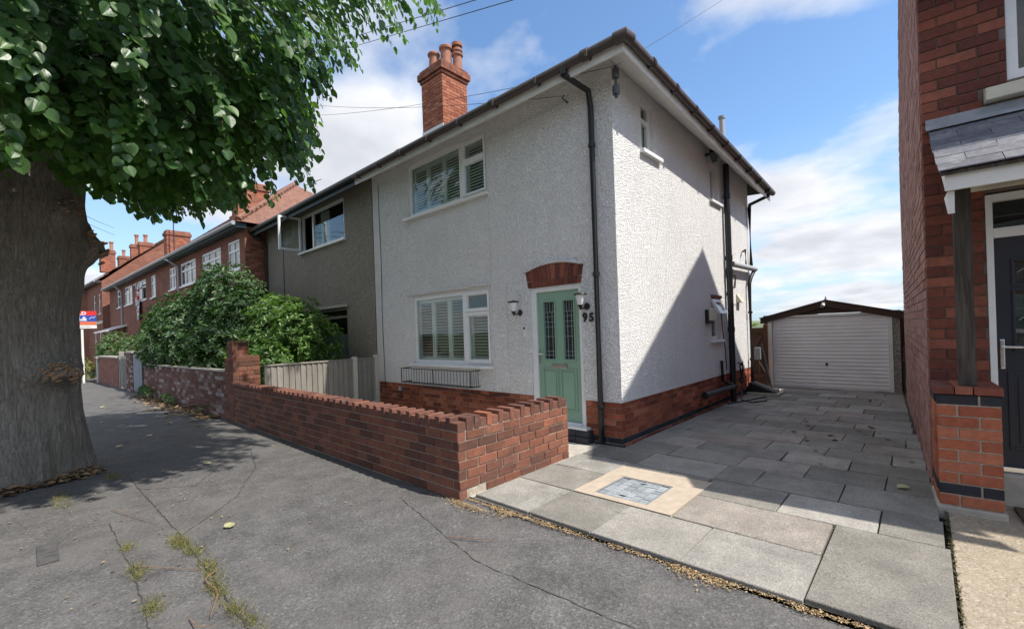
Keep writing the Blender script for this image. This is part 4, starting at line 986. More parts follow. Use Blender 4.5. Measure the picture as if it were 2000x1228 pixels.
wC = [(-1.3, -.7, 3.9, 5.3, 1), (-3.2, -2.5, 3.9, 5.3, 1), (-1.3, -.7, .9, 2.6, 1), (-3.2, -2.5, .9, 2.6, 1)]
tcx = terrace('tall_brick_house', 'tall orange-red brick house with two chimneys at the end of the row', (-38.2, -1.95, 0), 9, 8, M_far2, wC, 6.1, 9.4, 3.6, False, chims=[(-1.6, -.9, 2.3, 3.1, 7.5, 9.25, [(-1.2, 2.7, .6)]), (-7.6, -6.9, 1.0, 1.9, 7.6, 9.4, [(-7.3, 1.2, .7), (-7.1, 1.7, .7)]), (-4.6, -4.2, 2.4, 3.2, 8, 9.6, [(-4.4, 2.8, .8)])], rz=rad(3.4))
O('string_course', MB().box(-9, .03, -.05, 0, 3.2, 3.4), M_cream, tcx, world=False)
# canted bay with its own slate hip
by = O('bay', MB().prism([(-9, 0), (-8.6, -1.0), (-6.4, -1.0), (-5.9, 0)], lambda x, y: (x, y, -.1), lambda x, y: (x, y, 5.9)), M_far2, tcx, world=False)
O('bay_roof', MB().prism([(-9.2, 0), (-8.7, -1.15), (-6.3, -1.15), (-5.7, 0)], lambda x, y: (x, y, 5.9), lambda x, y: (-7.5+(x+7.5)*.25, y*.15, 7.1)), M_lead, by)
for z0, z1 in ((1.0, 2.5), (3.9, 5.4)):
    for x0, x1 in ((-8.4, -7.6), (-7.35, -6.55)):
        f = O('bay_window', MB().box(x0, x1, -1.06, -1.003, z0, z1), M_upvc, by); O('bay_pane', MB().box(x0+.08, x1-.08, -1.075, -1.062, z0+.08, z1-.08), M_glass, by)
tD = terrace('tall_brick_house', 'farthest brick house half hidden behind the street tree', (-49, -2.6, 0), 12, 8, M_far2, [(-3, -2, 3.9, 5.3, 1), (-8, -7, 3.9, 5.3, 1)], 6.0, 9.2, 3.6, False, chims=[(-2, -1.2, 3, 3.9, 8, 9.8, [(-1.6, 3.4, .6)])], rz=rad(3.4))
t = T('roof_aerial', 'tall thin television aerial on the terrace chimney', 'aerial', (-27.5, .3, 0))
O('mast', MB().tube([(-28.2, .3, 6.4), (-28.2, .3, 9.6)], .025, 6), M_blackm, t)
O('boom', MB().tube([(-28.2, .3, 9.2), (-27.2, .5, 9.3)], .015, 5), M_blackm, t)
for k in range(4): O('element', MB().tube([(-28.1+k*.25, .0, 9.22+k*.02), (-28.1+k*.25, .65, 9.22+k*.02)], .01, 5), M_blackm, t)
# houses over the road, seen only in the glass
for k in range(3):
    terrace('facing_terrace', ['brick terrace house across the road by the bend', 'brick terrace house across the road, opposite the green door', 'brick terrace house across the road, to the right'][k], (-13+k*9.2, -19, 0), 9, 7, M_far1, [(-3, -1, 4, 5.2, 2), (-7, -5, 4, 5.2, 2), (-3, -1, 1, 2.5, 2), (-7, -5, 1, 2.5, 2)], 5.4, 8, 3.4, False, rz=math.pi, rows=4)

# ------------------------------------------------------------------ sold board
sg = T('sold_sign', 'red, blue and white sold board on a white post beyond the tree', 'sign', (-25, -3.7, 0))
O('post', MB().box(-25.03, -24.97, -3.83, -3.75, 0, 3.0), M_paint, sg, bevel=.006)
bd = O('board', MB().box(-24.962, -24.94, -4.22, -3.3, 2.48, 3.27), M_wplast, sg)
SR = plain('sign_red', (.62, .03, .03), .4, var=.03); SB = plain('sign_blue', (.03, .07, .36), .4, var=.03); SO = plain('sign_orange', (.62, .16, .07), .4, var=.03)
for nm, mt, z0, z1 in (('red_band', SR, 3.07, 3.27), ('blue_band', SB, 2.79, 3.07), ('orange_band', SO, 2.63, 2.79)): O(nm, MB().box(-24.94, -24.936, -4.22, -3.3, z0, z1), mt, bd)
SX = lambda y0, z0: (lambda x, d, z: (-24.934+d, y0+x, z0+z))
for body, size, y0, z0 in (('SOLD', .2, -4.15, 3.1), ('LES', .11, -4.02, 2.95), ('TON', .11, -4.04, 2.83), ('&', .26, -3.79, 2.83)):
    text(body, size, .002, M_wplast, 'lettering', bd, SX(y0, z0), bold=.008)
O('swash', MB().tube([(-24.932, -3.55, 2.9), (-24.932, -3.46, 2.99), (-24.932, -3.4, 2.95), (-24.932, -3.34, 3.02)], .014, 5), M_wplast, bd)
O('small_print', MB().box(-24.94, -24.937, -3.98, -3.5, 2.535, 2.57), M_greyp, bd)

# ------------------------------------------------------------------ garage
ga = T('garage', 'small prefabricated garage with white up-and-over door and brown gable', 'garage', (1.36, 7.45, 0))
GY = 7.45; GM = front(GY)
O('front_pier', MB().box(.01, .12, -.12, 0, 0, 1.85, GM), M_conc_agg, ga)
O('front_pier', MB().box(2.55, 2.68, -.12, 0, 0, 1.85, GM), M_conc_agg, ga)
O('side_wall', MB().box(.01, .09, -4.9, -.121, 0, 1.85, GM), M_conc_agg, ga); O('side_wall', MB().box(2.6, 2.68, -4.9, -.121, 0, 1.85, GM), M_conc_agg, ga)
O('back_wall', MB().box(.01, 2.68, -5.0, -4.9, 0, 1.85, GM), M_conc_agg, ga)
gd = O('garage_door', MB().box(.2, 2.47, -.09, -.06, .03, 1.77, GM), M_garage, ga)
for i in range(20):
    z0 = .04+i*.0865
    O('slat', MB().prism([(-.062, z0+.004), (-.052, z0+.02), (-.045, z0+.07), (-.062, z0+.084)], lambda d, z: GM(.205, d, z), lambda d, z: GM(2.465, d, z)), M_garage, gd)
O('door_frame', MB().box(.12, .195, -.1, .012, 0, 1.83, GM).box(2.475, 2.55, -.1, .012, 0, 1.83, GM).box(.195, 2.475, -.1, .004, 1.775, 1.83, GM), M_paint, ga)
lk = O('lock_handle', MB().lathe([(.03, 0), (.03, .012), (.012, .016), (.012, .04)], (0, 0, 0), 12), M_black, gd); lk.location = (1.33, GY+.05, .63); lk.rotation_euler = (math.pi/2, 0, 0)
O('lever_handle', MB().tube([GM(1.33, -.02, .63), GM(1.33, -.02, .57)], .012, 6), M_black, gd)
def gz(x): return 2.13-abs(x-1.36)*.262
O('gable_panel', MB().prism([(.12, 1.84), (2.55, 1.84), (1.36, 2.1)], lambda x, z: GM(x, -.06, z), lambda x, z: GM(x, -.02, z)), M_barge, ga)
for s, xe in ((-1, -.05), (1, 2.77)):
    O('barge_board', MB().prism([(1.36, 2.0), (1.36, 2.14), (xe, gz(xe)+.01), (xe, gz(xe)-.12)], lambda x, z: GM(x, .02, z), lambda x, z: GM(x, .055, z)), M_barge, ga)
    O('roof_sheet', MB().prism([(1.36, 2.17), (1.36, 2.145), (xe+s*.02, gz(xe)+.012), (xe+s*.02, gz(xe)+.035)], lambda x, z: GM(x, .07, z), lambda x, z: GM(x, -5.1, z)), M_roofdark, ga)
O('finial', MB().lathe([(.03, 0), (.02, .04), (.004, .09)], (1.36, GY-.04, 2.165), 8), M_lead, ga)
t = T('security_camera', 'small white security camera at the peak of the garage gable', 'camera', (1.32, GY-.06, 2.02))
O('body', MB().tube([(.0, 0, .03), (-.01, -.13, .0)], .035, 12), M_wplast, t, world=False, smooth=True); O('lens', MB().tube([(-.0099, -.128, .0), (-.011, -.136, -.002)], .022, 12), M_black, t, world=False); O('mount', MB().box(-.03, .03, -.02, .0, .0, .09), M_wplast, t, world=False)
# wooden side gate
sgt = T('side_gate', 'red-brown timber side gate between the white house and the garage', 'gate', (.05, 6.9, 0))
for i in range(5): O('board', MB().box(-.5+i*.128, -.378+i*.128, 6.9, 6.92, .06, 1.55), M_gate, sgt)
for z in (.3, .85, 1.42): O('rail', MB().box(-.5, .13, 6.86, 6.9, z, z+.1), M_gate, sgt)
O('brace', MB().prism([(-.5, .4), (-.4, .4), (.12, 1.35), (.02, 1.35)], lambda x, z: (x, 6.865, z), lambda x, z: (x, 6.89, z)), M_gate, sgt)
O('gate_post', MB().box(.14, .24, 6.84, 6.94, 0, 1.62), M_gate, sgt, bevel=.008)
t = T('leaning_pole', 'dark pole leaning against the timber side gate', 'pole', (.2, 6.7, 0))
O('shaft', MB().tube([(.36, 6.55, .05), (.1, 6.8, 1.15)], .025, 8), M_black, t); O('foot', MB().box(.3, .5, 6.45, 6.6, .04, .09), M_black, t, bevel=.01)
t = T('rear_fence_panel', 'weathered grey fence panel between the garage and the brick house', 'fence', (2.74, 7.6, 0))
for i in range(3): O('board', MB().box(2.7+i*.045, 2.742+i*.045, 7.72, 7.74, 0, 1.05-.12*i), M_fence, t)
O('rail', MB().box(2.69, 2.85, 7.70, 7.719, .7, .78), M_fence, t)

# ------------------------------------------------------------------ red brick house on the right
RH = rad(2.9); K = (3.085, .3, 0)
rh = T('red_brick_house', 'dark red brick house at the right with slated porch and navy door', 'house', K, RH)
LF = front(0); LS = lambda u, d, z: (-d, u, z)
rholes = [(.40, 1.42, .2, 2.74), (.56, 1.9, 3.69, 4.72), (.41, 2.0, 3.52, 3.68)]
fwl = sheet(lambda u, d, z: LF(u, d-.012, z), .01, 6, -.15, 4.95, [rholes[0], rholes[1]], .1)
rbk = O('front_wall', fwl, M_mortar_d, rh, world=False)
random.seed(21)
brick_face(rbk, M_rhbrick, LF, 0, 0, 1.05, 0, 51, .0965, .265, .1, holes=[(.395, 1.6, .1, 2.75), (.555, 2, 3.66, 4.95), (.405, 2, 3.5, 3.668)], joint=.009)
O('bricks', bricks_joined(LF, 1.45, 6, 0, 51, .0965, .265, .1), M_isl, rbk, kind='stuff')
def rtop(v): return 4.88+.675*(v+.1) if v < 3.68 else 7.43-1.1*(v-3.68)
gab = MB(); pts = [(0.01, -.15), (6.1, -.15), (6.1, rtop(6.1)), (3.68, rtop(3.68)), (0.01, rtop(.0))]
gab.quad(*[LS(u, -.012, z) for u, z in pts])
gw_ = O('gable_wall', gab, M_mortar, rh, world=False)
O('bricks', bricks_joined(LS, .104, 6.1, 0, 80, .0965, .28, .1, top=lambda v: rtop(v)-.05, joint=.014), M_isl, gw_, kind='stuff')
O('back_wall', MB().box(0.02, 6, 6.0, 6.1, -.1, 4.9), M_isl, rh, world=False)
O('unseen_shade_block', MB().box(.35, 5.5, 6.101, 10.5, -.1, 3.9), M_far1, rh, world=False)  # unseen block added to keep the sun off the drive before the garage
rr = MB()
for (va, za), (vb, zb) in (((-.3, rtop(-.3)), (3.68, rtop(3.68))), ((3.68, rtop(3.68)), (6.3, rtop(6.3)))):
    rr.prism([(va, za), (vb, zb), (vb, zb+.07), (va, za+.07)], lambda v, z: (.02, v, z), lambda v, z: (6, v, z))
O('roof', rr, M_roofdark, rh, world=False)
# porch pillar
pcx = O('porch_pillar', MB().box(.01, .38, -.56, -.001, -.1, 1.0), M_mortar, rh, world=False)
for r in range(10):
    z0 = .075+r*.0935; mt = M_blue if r in (1, 9) else M_pillar
    ed = (0, .13, .39) if r % 2 == 0 else (0, .26, .39)
    for a, b in zip(ed, ed[1:]): brick(pcx, mt, LF((a+b)/2, .57-.05+random.uniform(-.002, .003), z0+.047), (b-a-.014, .1, .082), 0)
    ed = (.105, .36, .57) if r % 2 == 0 else (.105, .23, .49, .57)
    for a, b in zip(ed, ed[1:]): brick(pcx, mt, (.05, -.57+(a+b)/2, z0+.047), (b-a-.012, .1, .082), -math.pi/2)
O('plinth_course', MB().box(-.012, .40, -.585, 0, -.05, .068), M_concrete, rh, world=False, bevel=.01)
for a, b in ((-.01, .115), (.12, .225), (.23, .40)): brick(pcx, M_rhbrick, ((a+b)/2, -.29, 1.038), (b-a, .59, .062), 0, 'coping_brick')
O('porch_post', MB().box(.155, .262, -.48, -.37, 1.07, 2.78), M_post, rh, world=False, bevel=.006)
# porch roof: slates laid one by one
prf = O('porch_roof', MB().prism([(-.0, 3.41), (-.83, 2.80), (-.83, 2.77), (-.0, 3.36)], lambda v, z: (.06, v, z), lambda v, z: (1.9, v, z)), M_post, rh, world=False)
for r in range(8):
    v0 = -.86+r*.108; z0 = 2.805+r*.0795; u = .035+.01*(r % 2)-(.2 if r % 2 else 0)
    while u < 1.9:
        a, b = max(u, .04+random.uniform(-.006, .006)), u+.37
        th = random.uniform(.009, .013)
        O('slate', MB().prism([(v0+random.uniform(-.004, .004), z0), (v0+.17, z0+.125), (v0+.17, z0+.125+.006), (v0, z0+th)], lambda v, z: (a+.002, v, z), lambda v, z: (b-.003, v, z)), M_slate, prf)
        u = b
O('lead_flashing', MB().prism([(.0, 3.50), (-.015, 3.50), (-.02, 3.44), (-.15, 3.375), (-.15, 3.36), (.0, 3.42)], lambda v, z: (.03, v, z), lambda v, z: (2, v, z)), M_lead, prf)
O('porch_fascia', MB().box(.085, 1.9, -.80, -.775, 2.655, 2.785), M_paint, rh, world=False, bevel=.004)
O('porch_side_board', MB().prism([(-.775, 2.66), (-.775, 2.79), (-.0, 3.36), (-.0, 3.25)], lambda v, z: (.085, v, z), lambda v, z: (.11, v, z)), M_paint, rh, world=False)
O('porch_bracket', MB().prism([(-.76, 2.655), (-.5, 2.655), (-.74, 2.48)], lambda v, z: (.10, v, z), lambda v, z: (.14, v, z)), M_paint, rh, world=False)
O('porch_beam', MB().box(.26, 1.9, -.08, .0, 2.765, 2.9), M_cream, rh, world=False, bevel=.006)
O('porch_head_plate', MB().box(.12, 1.9, -.50, -.35, 2.78, 2.86), M_post, rh, world=False)
O('window_sill', MB().prism([(.0, 3.525), (-.10, 3.525), (-.10, 3.63), (.05, 3.675), (.05, 3.525)], lambda v, z: (.415, v, z), lambda v, z: (2.0, v, z)), M_cream, rh, world=False, bevel=.008)
window(rh, LF, .56, 1.9, 3.69, 4.72, [(.63, 1.2, 3.77, 4.6), (1.27, 1.83, 3.77, 4.6)], M_upvc, d=-.03, world=False)
# navy door
RD = lambda u, d, z: LF(u, d-.03, z)
rd = O('front_door', MB().box(.40, .445, -.06, .03, .28, 2.72, RD).box(1.345, 1.39, -.06, .03, .28, 2.72, RD).box(.445, 1.345, -.06, .03, 2.335, 2.42, RD).box(.445, 1.345, -.06, .03, 2.66, 2.72, RD), M_upvc, rh, world=False, bevel=.004, label='white frame of the navy door')
O('fanlight_pane', MB().box(.445, 1.345, -.03, -.022, 2.42, 2.66, RD), M_glass, rd); O('fanlight_backing', MB().box(.445, 1.345, -.09, -.08, 2.42, 2.66, RD), M_dark, rd)
O('door_leaf', sheet(RD, .445, 1.345, .33, 2.335, [(.565, .84, 1.92, 2.12), (.565, .84, 1.35, 1.86)], .03), M_navy, rd)
for a, b, c, e in ((.565, .84, 1.92, 2.12), (.565, .84, 1.35, 1.86)):
    O('pane', MB().box(a, b, -.02, -.012, c, e, RD), M_glass, rd); O('pane_backing', MB().box(a, b, -.05, -.045, c, e, RD), MATS['obscure_glass'], rd)
    w = .02; q = MB().box(a-w, a, 0, .012, c-w, e+w, RD).box(b, b+w, 0, .012, c-w, e+w, RD).box(a, b, 0, .012, c-w, c, RD).box(a, b, 0, .012, e, e+w, RD); O('moulding', q, M_navy, rd, bevel=.004)
    O('lead_scroll', MB().tube([RD(a+.02+.03*i, -.008, (c+e)/2+.03*math.sin(i*1.1)) for i in range(8)], .003, 5), M_greyp, rd)
for a, b, c, e in ((.535, .87, .5, 1.13),):
    w = .03; q = MB().box(a-w, a, 0, .012, c-w, e+w, RD).box(b, b+w, 0, .012, c-w, e+w, RD).box(a, b, 0, .012, c-w, c, RD).box(a, b, 0, .012, e, e+w, RD); O('moulding', q, M_navy, rd, bevel=.004); O('raised_panel', MB().box(a+.03, b-.03, 0, .008, c+.03, e-.03, RD), M_navy, rd, bevel=.004)
O('door_handle', MB().box(.462, .494, 0, .012, 1.18, 1.44, RD), M_chrome, rd, bevel=.006); O('lever', MB().tube([RD(.478, .01, 1.375), RD(.478, .055, 1.375), RD(.595, .06, 1.37)], .01, 8), M_chrome, rd, smooth=True)
O('threshold', MB().box(.40, 1.4, -.06, .05, .285, .33, LF), M_chrome, rd, bevel=.004)
O('door_step', MB().box(.41, 1.6, -.05, .12, -.1, .28, LF), M_concrete, rh, world=False, bevel=.012)
t = T('doormat', 'brown bristle doormat in front of the navy door', 'doormat', (3.58, .02, 0), RH)
O('mat', MB().box(0, .75, -.32, .1, .02, .042), plain('coir', (.085, .055, .035), .95, var=.4, scale=60, bump=.8), t, world=False, bevel=.006)

# ------------------------------------------------------------------ foliage helpers (numpy)
LEAF = np.array([(0, .05, 0), (-.2, -.05, .03), (-.42, .08, .08), (-.5, .34, .11), (-.44, .62, .09), (-.24, .86, .04), (0, 1.04, -.07), (.24, .86, .04), (.44, .62, .09), (.5, .34, .11), (.42, .08, .08), (.2, -.05, .03)])
LF_ = [(0, 6, 5, 4, 3, 2, 1), (0, 11, 10, 9, 8, 7, 6)]
LAUR = np.array([(0, 0, 0), (-.17, .3, .05), (-.19, .6, .06), (0, 1, -.06), (.19, .6, .06), (.17, .3, .05)])
LA_ = [(0, 3, 2, 1), (0, 5, 4, 3)]
def norm(a): return a/np.maximum(np.linalg.norm(a, axis=-1, keepdims=True), 1e-9)
def leaf_verts(pos, axis, nrm, size, tmpl):
    axis = norm(axis); s = norm(np.cross(axis, nrm)); n = np.cross(s, axis)
    return pos[:, None, :] + size[:, None, None]*(tmpl[None, :, 0, None]*s[:, None, :] + tmpl[None, :, 1, None]*axis[:, None, :] + tmpl[None, :, 2, None]*n[:, None, :])
def leaf_mesh(name, pos, axis, nrm, size, mat, tmpl=LEAF, faces=LF_):
    V = leaf_verts(pos, axis, nrm, size, tmpl); k = len(tmpl); N = len(pos)
    f = [tuple(i*k+q for q in ff) for i in range(N) for ff in faces]
    me = bpy.data.meshes.new(name); me.from_pydata(V.reshape(-1, 3).tolist(), [], f); me.materials.append(mat); me.update(); return me
def proj(p):
    d = p-np.array(CAM); Z = d@np.array(_A); x = d@np.array(_rc)/Z; y = d@np.array(_uc)/Z
    return 1000+871.9*x, 648.5-871.9*y, Z

# ------------------------------------------------------------------ the street tree (pollarded lime)
TC = np.array((-5.55, -5.7, 0.))
tree = T('lime_tree', 'huge old lime tree with burred trunk on the pavement at the left', 'tree', (-5.55, -5.7, 0))
zr = [(-.15, .78), (0, .755), (.2, .735), (.43, .724), (.79, .682), (1.07, .674), (1.56, .70), (2.05, .705), (2.48, .78), (2.77, .80), (2.99, .80), (3.35, .80), (3.62, .79), (3.98, .81), (4.36, .9), (4.8, .95), (5.3, .7), (5.8, .3)]
def rad_at(z): return float(np.interp(z, [a for a, _ in zr], [b for _, b in zr]))
viewdir = math.atan2(CAM.y+5.7, CAM.x+5.55)
burls = [(viewdir+.62, 1.30, .30, .27, .17), (viewdir+1.42, 2.98, .20, .42, .30), (viewdir+.75, 3.35, .10, .3, .25), (viewdir-.25, 3.3, .07, .4, .3), (viewdir+1.1, 1.32, .05, .3, .2), (viewdir-.7, 2.2, .08, .5, .4)]
zs = list(np.arange(-.15, 5.81, .05)); SEG = 190; tv = []; tf = []
for z in zs:
    for j in range(SEG):
        a = 2*math.pi*j/SEG; R = rad_at(z)
        fl_ = max(0, 1-max(z, 0)/.8)**2
        R += fl_*.06*math.sin(a*5+1.0) + .035*noise.noise((math.cos(a)*1.3, math.sin(a)*1.3, z*.5))*1.6
        R += .03*noise.noise((math.cos(a)*5, math.sin(a)*5, z*.7)) + .016*noise.noise((math.cos(a)*14, math.sin(a)*14, z*1.6)) + .012*noise.noise((math.cos(a)*26, math.sin(a)*26, z*1.2))
        for ba, bz, bh, bw_, bzz in burls:
            da = (a-ba+math.pi) % (2*math.pi)-math.pi
            e = math.exp(-(da/bw_)**2-((z-bz)/(bzz if z > bz else bzz*.62))**2)
            R += bh*e*(1+.45*noise.noise((a*9, z*11, bz))+.4*noise.noise((a*22, z*24, bz)))
        tv.append((TC[0]+R*math.cos(a), TC[1]+R*math.sin(a), z))
for i in range(len(zs)-1):
    for j in range(SEG): tf.append((i*SEG+j, i*SEG+(j+1) % SEG, (i+1)*SEG+(j+1) % SEG, (i+1)*SEG+j))
mb = MB(); mb.v = tv; mb.f = tf
trunk = O('trunk', mb, M_bark, tree, smooth=True, fix=False)
ct = MB()
for ba, bz, bh, bw_, bzz in burls[:3]:
    for k in range(70 if bz < 2 else 26):
        a = ba+random.gauss(0, bw_*.62); z = bz+.05+random.gauss(0, bzz*.36); R = rad_at(z)+bh*math.exp(-((a-ba)/bw_)**2-((z-bz)/bzz)**2)*1.0+.012
        d = Vector((math.cos(a), math.sin(a), random.uniform(.0, .7))).normalized(); p = Vector((TC[0]+R*math.cos(a), TC[1]+R*math.sin(a), z))
        ct.tube([p-d*.03, p+d*random.uniform(.015, .05)], [random.uniform(.01, .02), random.uniform(.007, .015)], 7)
O('cut_twig_stubs', ct, M_cut, trunk, kind='stuff')
lim = MB()
rl = random.Random(5)
for k in range(9):
    a = k*2*math.pi/9+rl.uniform(-.2, .2); p0 = Vector((TC[0]+.5*math.cos(a), TC[1]+.5*math.sin(a), 4.0+rl.uniform(0, .6)))
    pts = [p0]; d = Vector((math.cos(a), math.sin(a), rl.uniform(.5, 1.2)))
    for s in range(4):
        pts.append(pts[-1]+d.normalized()*.75); d += Vector((rl.uniform(-.25, .25), rl.uniform(-.25, .25), rl.uniform(-.12, .25)))
    O('limb', MB().tube(pts, [.24*(1-i/5.5) for i in range(5)], 10), M_bark, tree, smooth=True)
# drooping sprays: dome whose skirt hangs at 3.3 to 4 m
def skirt(r): return 3.55+.0*r if r < 3 else 3.5+.065*(r-3)**2
def inside_outline(x, y):
    poly = [(-900, -900), (-900, 330), (60, 315), (165, 375), (235, 415), (285, 440), (380, 420), (470, 410), (484, 352), (545, 328), (560, 352), (590, 352), (600, 300), (628, 235), (645, 165), (690, 150), (712, 95), (770, 110), (800, 60), (850, 55), (870, -20), (900, -120), (1200, -900)]
    res = np.zeros(len(x), bool); n = len(poly)
    for i in range(n):
        x0, y0 = poly[i]; x1, y1 = poly[(i+1) % n]
        c = ((y0 > y) != (y1 > y)) & (x < (x1-x0)*(y-y0)/((y1-y0) if y1 != y0 else 1e-9)+x0); res ^= c
    return res
P_, A_, N_, S_ = [], [], [], []; tw = MB(); ntw = 0
def spray(p, outdir, L, droop, size, dens=.058):
    d = np.array((outdir[0], outdir[1], -.25)); pts = [p.copy()]; n = int(L/dens)
    for i in range(n):
        d = norm(d+np.array((RNG.normal(0, .06), RNG.normal(0, .06), -droop*dens*2.2)))
        p = p+d*dens; pts.append(p.copy())
        sgn = 1 if i % 2 else -1
        lat = norm(np.cross(d, (0, 0, 1.)))
        ax = norm(d*.75+lat*sgn*.55+np.array((0, 0, -.35))+RNG.normal(0, .2, 3))
        nr = norm(np.array((outdir[0], outdir[1], .75))+RNG.normal(0, .38, 3))
        P_.append(p+ax*.035); A_.append(ax); N_.append(nr); S_.append(size*RNG.uniform(.62, 1.12))
    return pts
R0 = np.random.default_rng(12); made = 0; tries = 0
while made < 2500 and tries < 24000:
    tries += 1
    r = 6.2*math.sqrt(R0.uniform(.02, 1)); a = R0.uniform(-math.pi, math.pi)
    # favour the side toward the street front and camera
    if abs((a-.35+math.pi) % (2*math.pi)-math.pi) > 1.9 and R0.random() < .75: continue
    h = skirt(r)+R0.exponential(1.1)+.25
    if h > 8.2: continue
    p = np.array((TC[0]+r*math.cos(a), TC[1]+r*math.sin(a), h)); L = R0.uniform(.45, 1.15)
    if p[2] < 3.2 or p[0]-.667*p[2] > -5.0+R0.normal(0, .25): continue      # keeps the sunny pavement clear of its shade
    if p[0] < -7.2 and p[2] > 5.4: continue
    if np.linalg.norm(p-np.array(CAM)) < 2.1: continue
    e = p+np.array((math.cos(a)*L*.55, math.sin(a)*L*.55, -L*.75)); q = np.array([e, p])
    x, y, Z = proj(q)
    if Z.min() < 1.2 or not inside_outline(x, y).all(): continue
    pts = spray(p, (math.cos(a), math.sin(a)), L, .8, .105)
    if ntw < 900: tw.tube([pts[0], pts[len(pts)//2], pts[-1]], [.006, .004, .0015], 4, False); ntw += 1
    made += 1
k = 0
while k < 420:
    r = R0.uniform(3.4, 5.6); a = R0.uniform(-.4, 1.25); h = skirt(r)+R0.uniform(-.1, .8); L = R0.uniform(.5, 1.0)
    p = np.array((TC[0]+r*math.cos(a), TC[1]+r*math.sin(a), h)); x, y, Z = proj(np.array([p, p+np.array((math.cos(a)*L*.35, math.sin(a)*L*.35, -L*.85))])); k += 1
    if p[0]-.667*p[2] > -4.6: continue
    if not inside_outline(x[:1], y[:1]-10)[0] or not inside_outline(x[1:]-25, y[1:]-40)[0]: continue
    pts = spray(p, (math.cos(a)*.5, math.sin(a)*.5), L, 1.2, .105, .075); tw.tube([pts[0], pts[len(pts)//2], pts[-1]], [.005, .003, .0015], 4, False)
# upper crown, above the frame
for k in range(260):
    a = R0.uniform(-math.pi, math.pi); el = R0.uniform(.1, 1.5); rr_ = R0.uniform(.72, 1)
    p = np.array((TC[0]+3.3*rr_*math.cos(a)*math.cos(el), TC[1]+3.3*rr_*math.sin(a)*math.cos(el), 5.4+2.4*rr_*math.sin(el)))
    x, y, Z = proj(p[None]); 
    if Z[0] > .3 and y[0] > -60 and not inside_outline(x, y)[0]: continue
    spray(p, (math.cos(a), math.sin(a)), R0.uniform(.7, 1.4), .6, .22, .11)
P_, A_, N_, S_ = map(np.array, (P_, A_, N_, S_))
x, y, Z = proj(P_); vis = (Z > .5) & (x > 0) & (x < 2000) & (y > 0) & (y < 1228)
score = np.where(vis, S_/np.maximum(Z, .3), 0); pick = np.argsort(-score)[:300]; rest = np.setdiff1d(np.arange(len(P_)), pick)
O('foliage', leaf_mesh('foliage', P_[rest], A_[rest], N_[rest], S_[rest], M_leaf), M_leaf, tree, kind='stuff')
O('twigs', tw, M_twig2, tree, kind='stuff', fix=False)
lme = leaf_mesh('leaf_shape', np.zeros((1, 3)), np.array([(0, 1., 0)]), np.array([(0, 0, 1.)]), np.ones(1), M_leafo)
for i in pick:
    ax = Vector(A_[i]).normalized(); s = ax.cross(Vector(N_[i])).normalized(); nn = s.cross(ax)
    o = bpy.data.objects.new('leaf', lme); COL.objects.link(o); o.parent = tree; o.matrix_parent_inverse = WM[tree.name].inverted()
    o.matrix_basis = Matrix.Translation(P_[i]) @ Matrix((s, ax, nn)).transposed().to_4x4() @ Matrix.Scale(float(S_[i]), 4)

# ------------------------------------------------------------------ shrubs
def shrub(name, label, blobs, mat, nleaf, size, base, tmpl=LAUR, faces=LA_, seed=1, stems=6, clump=7):
    R = np.random.default_rng(seed); t = T(name, label, 'shrub', base)
    pos, ax, nr, sz = [], [], [], []
    w = np.array([b[3]*b[4]*b[5] for b in blobs]); w = w/w.sum()
    while len(pos) < nleaf:
        b = blobs[R.choice(len(blobs), p=w)]
        d = norm(R.normal(0, 1, 3)); rr = R.uniform(.55, 1.0)**.6*(1+.22*noise.noise(Vector(d*2.2+np.array(b[:3]))))
        c = np.array(b[:3])+d*np.array(b[3:6])*rr
        if c[2] < .1: continue
        up = norm(d+np.array((0, 0, .5)))
        for k in range(clump):
            a = 2*math.pi*k/clump+R.uniform(0, .6); t1 = norm(np.cross(up, (0.3, .2, 1))); t2 = np.cross(up, t1)
            ad = norm(up*R.uniform(.1, .7)+t1*math.cos(a)+t2*math.sin(a)); pos.append(c+R.normal(0, .02, 3)); ax.append(ad); nr.append(norm(up+R.normal(0, .25, 3))); sz.append(size*R.uniform(.6, 1.15))
    O('foliage', leaf_mesh('foliage', *map(np.array, (pos, ax, nr, sz)), mat, tmpl, faces), mat, t, kind='stuff')
    sm = MB()
    for b in blobs:
        for k in range(stems):
            e = np.array(b[:3])+R.normal(0, .45, 3)*np.array(b[3:6]); s0 = np.array((base[0]+(b[0]-base[0])*.5+R.normal(0, .1), base[1]+(b[1]-base[1])*.6+R.normal(0, .1), 0)); m_ = (s0+e)/2+R.normal(0, .1, 3)
            sm.tube([s0, m_, e], [.03, .02, .006], 6)
    O('stems', sm, M_twig2, t, smooth=True)
    return t
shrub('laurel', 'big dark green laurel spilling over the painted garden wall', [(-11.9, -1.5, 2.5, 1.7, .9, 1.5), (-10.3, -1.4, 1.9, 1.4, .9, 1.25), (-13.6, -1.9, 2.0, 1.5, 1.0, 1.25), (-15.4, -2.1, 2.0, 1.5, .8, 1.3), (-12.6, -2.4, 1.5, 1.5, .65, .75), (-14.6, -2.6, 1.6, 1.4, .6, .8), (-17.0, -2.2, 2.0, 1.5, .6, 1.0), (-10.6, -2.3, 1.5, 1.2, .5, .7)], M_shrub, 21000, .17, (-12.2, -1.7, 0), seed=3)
shrub('laurel', 'lighter sunlit laurel against the grey house window', [(-9.1, -1.1, 1.85, 1.0, .8, 1.0), (-8.2, -1.0, 1.6, .75, .7, 1.1), (-7.45, -.8, 1.45, .5, .5, .85), (-9.5, -1.8, 1.3, .9, .5, .7), (-8.1, -1.7, 1.1, .9, .45, .5)], M_shrub2, 10000, .13, (-8.6, -1.2, 0), seed=4)
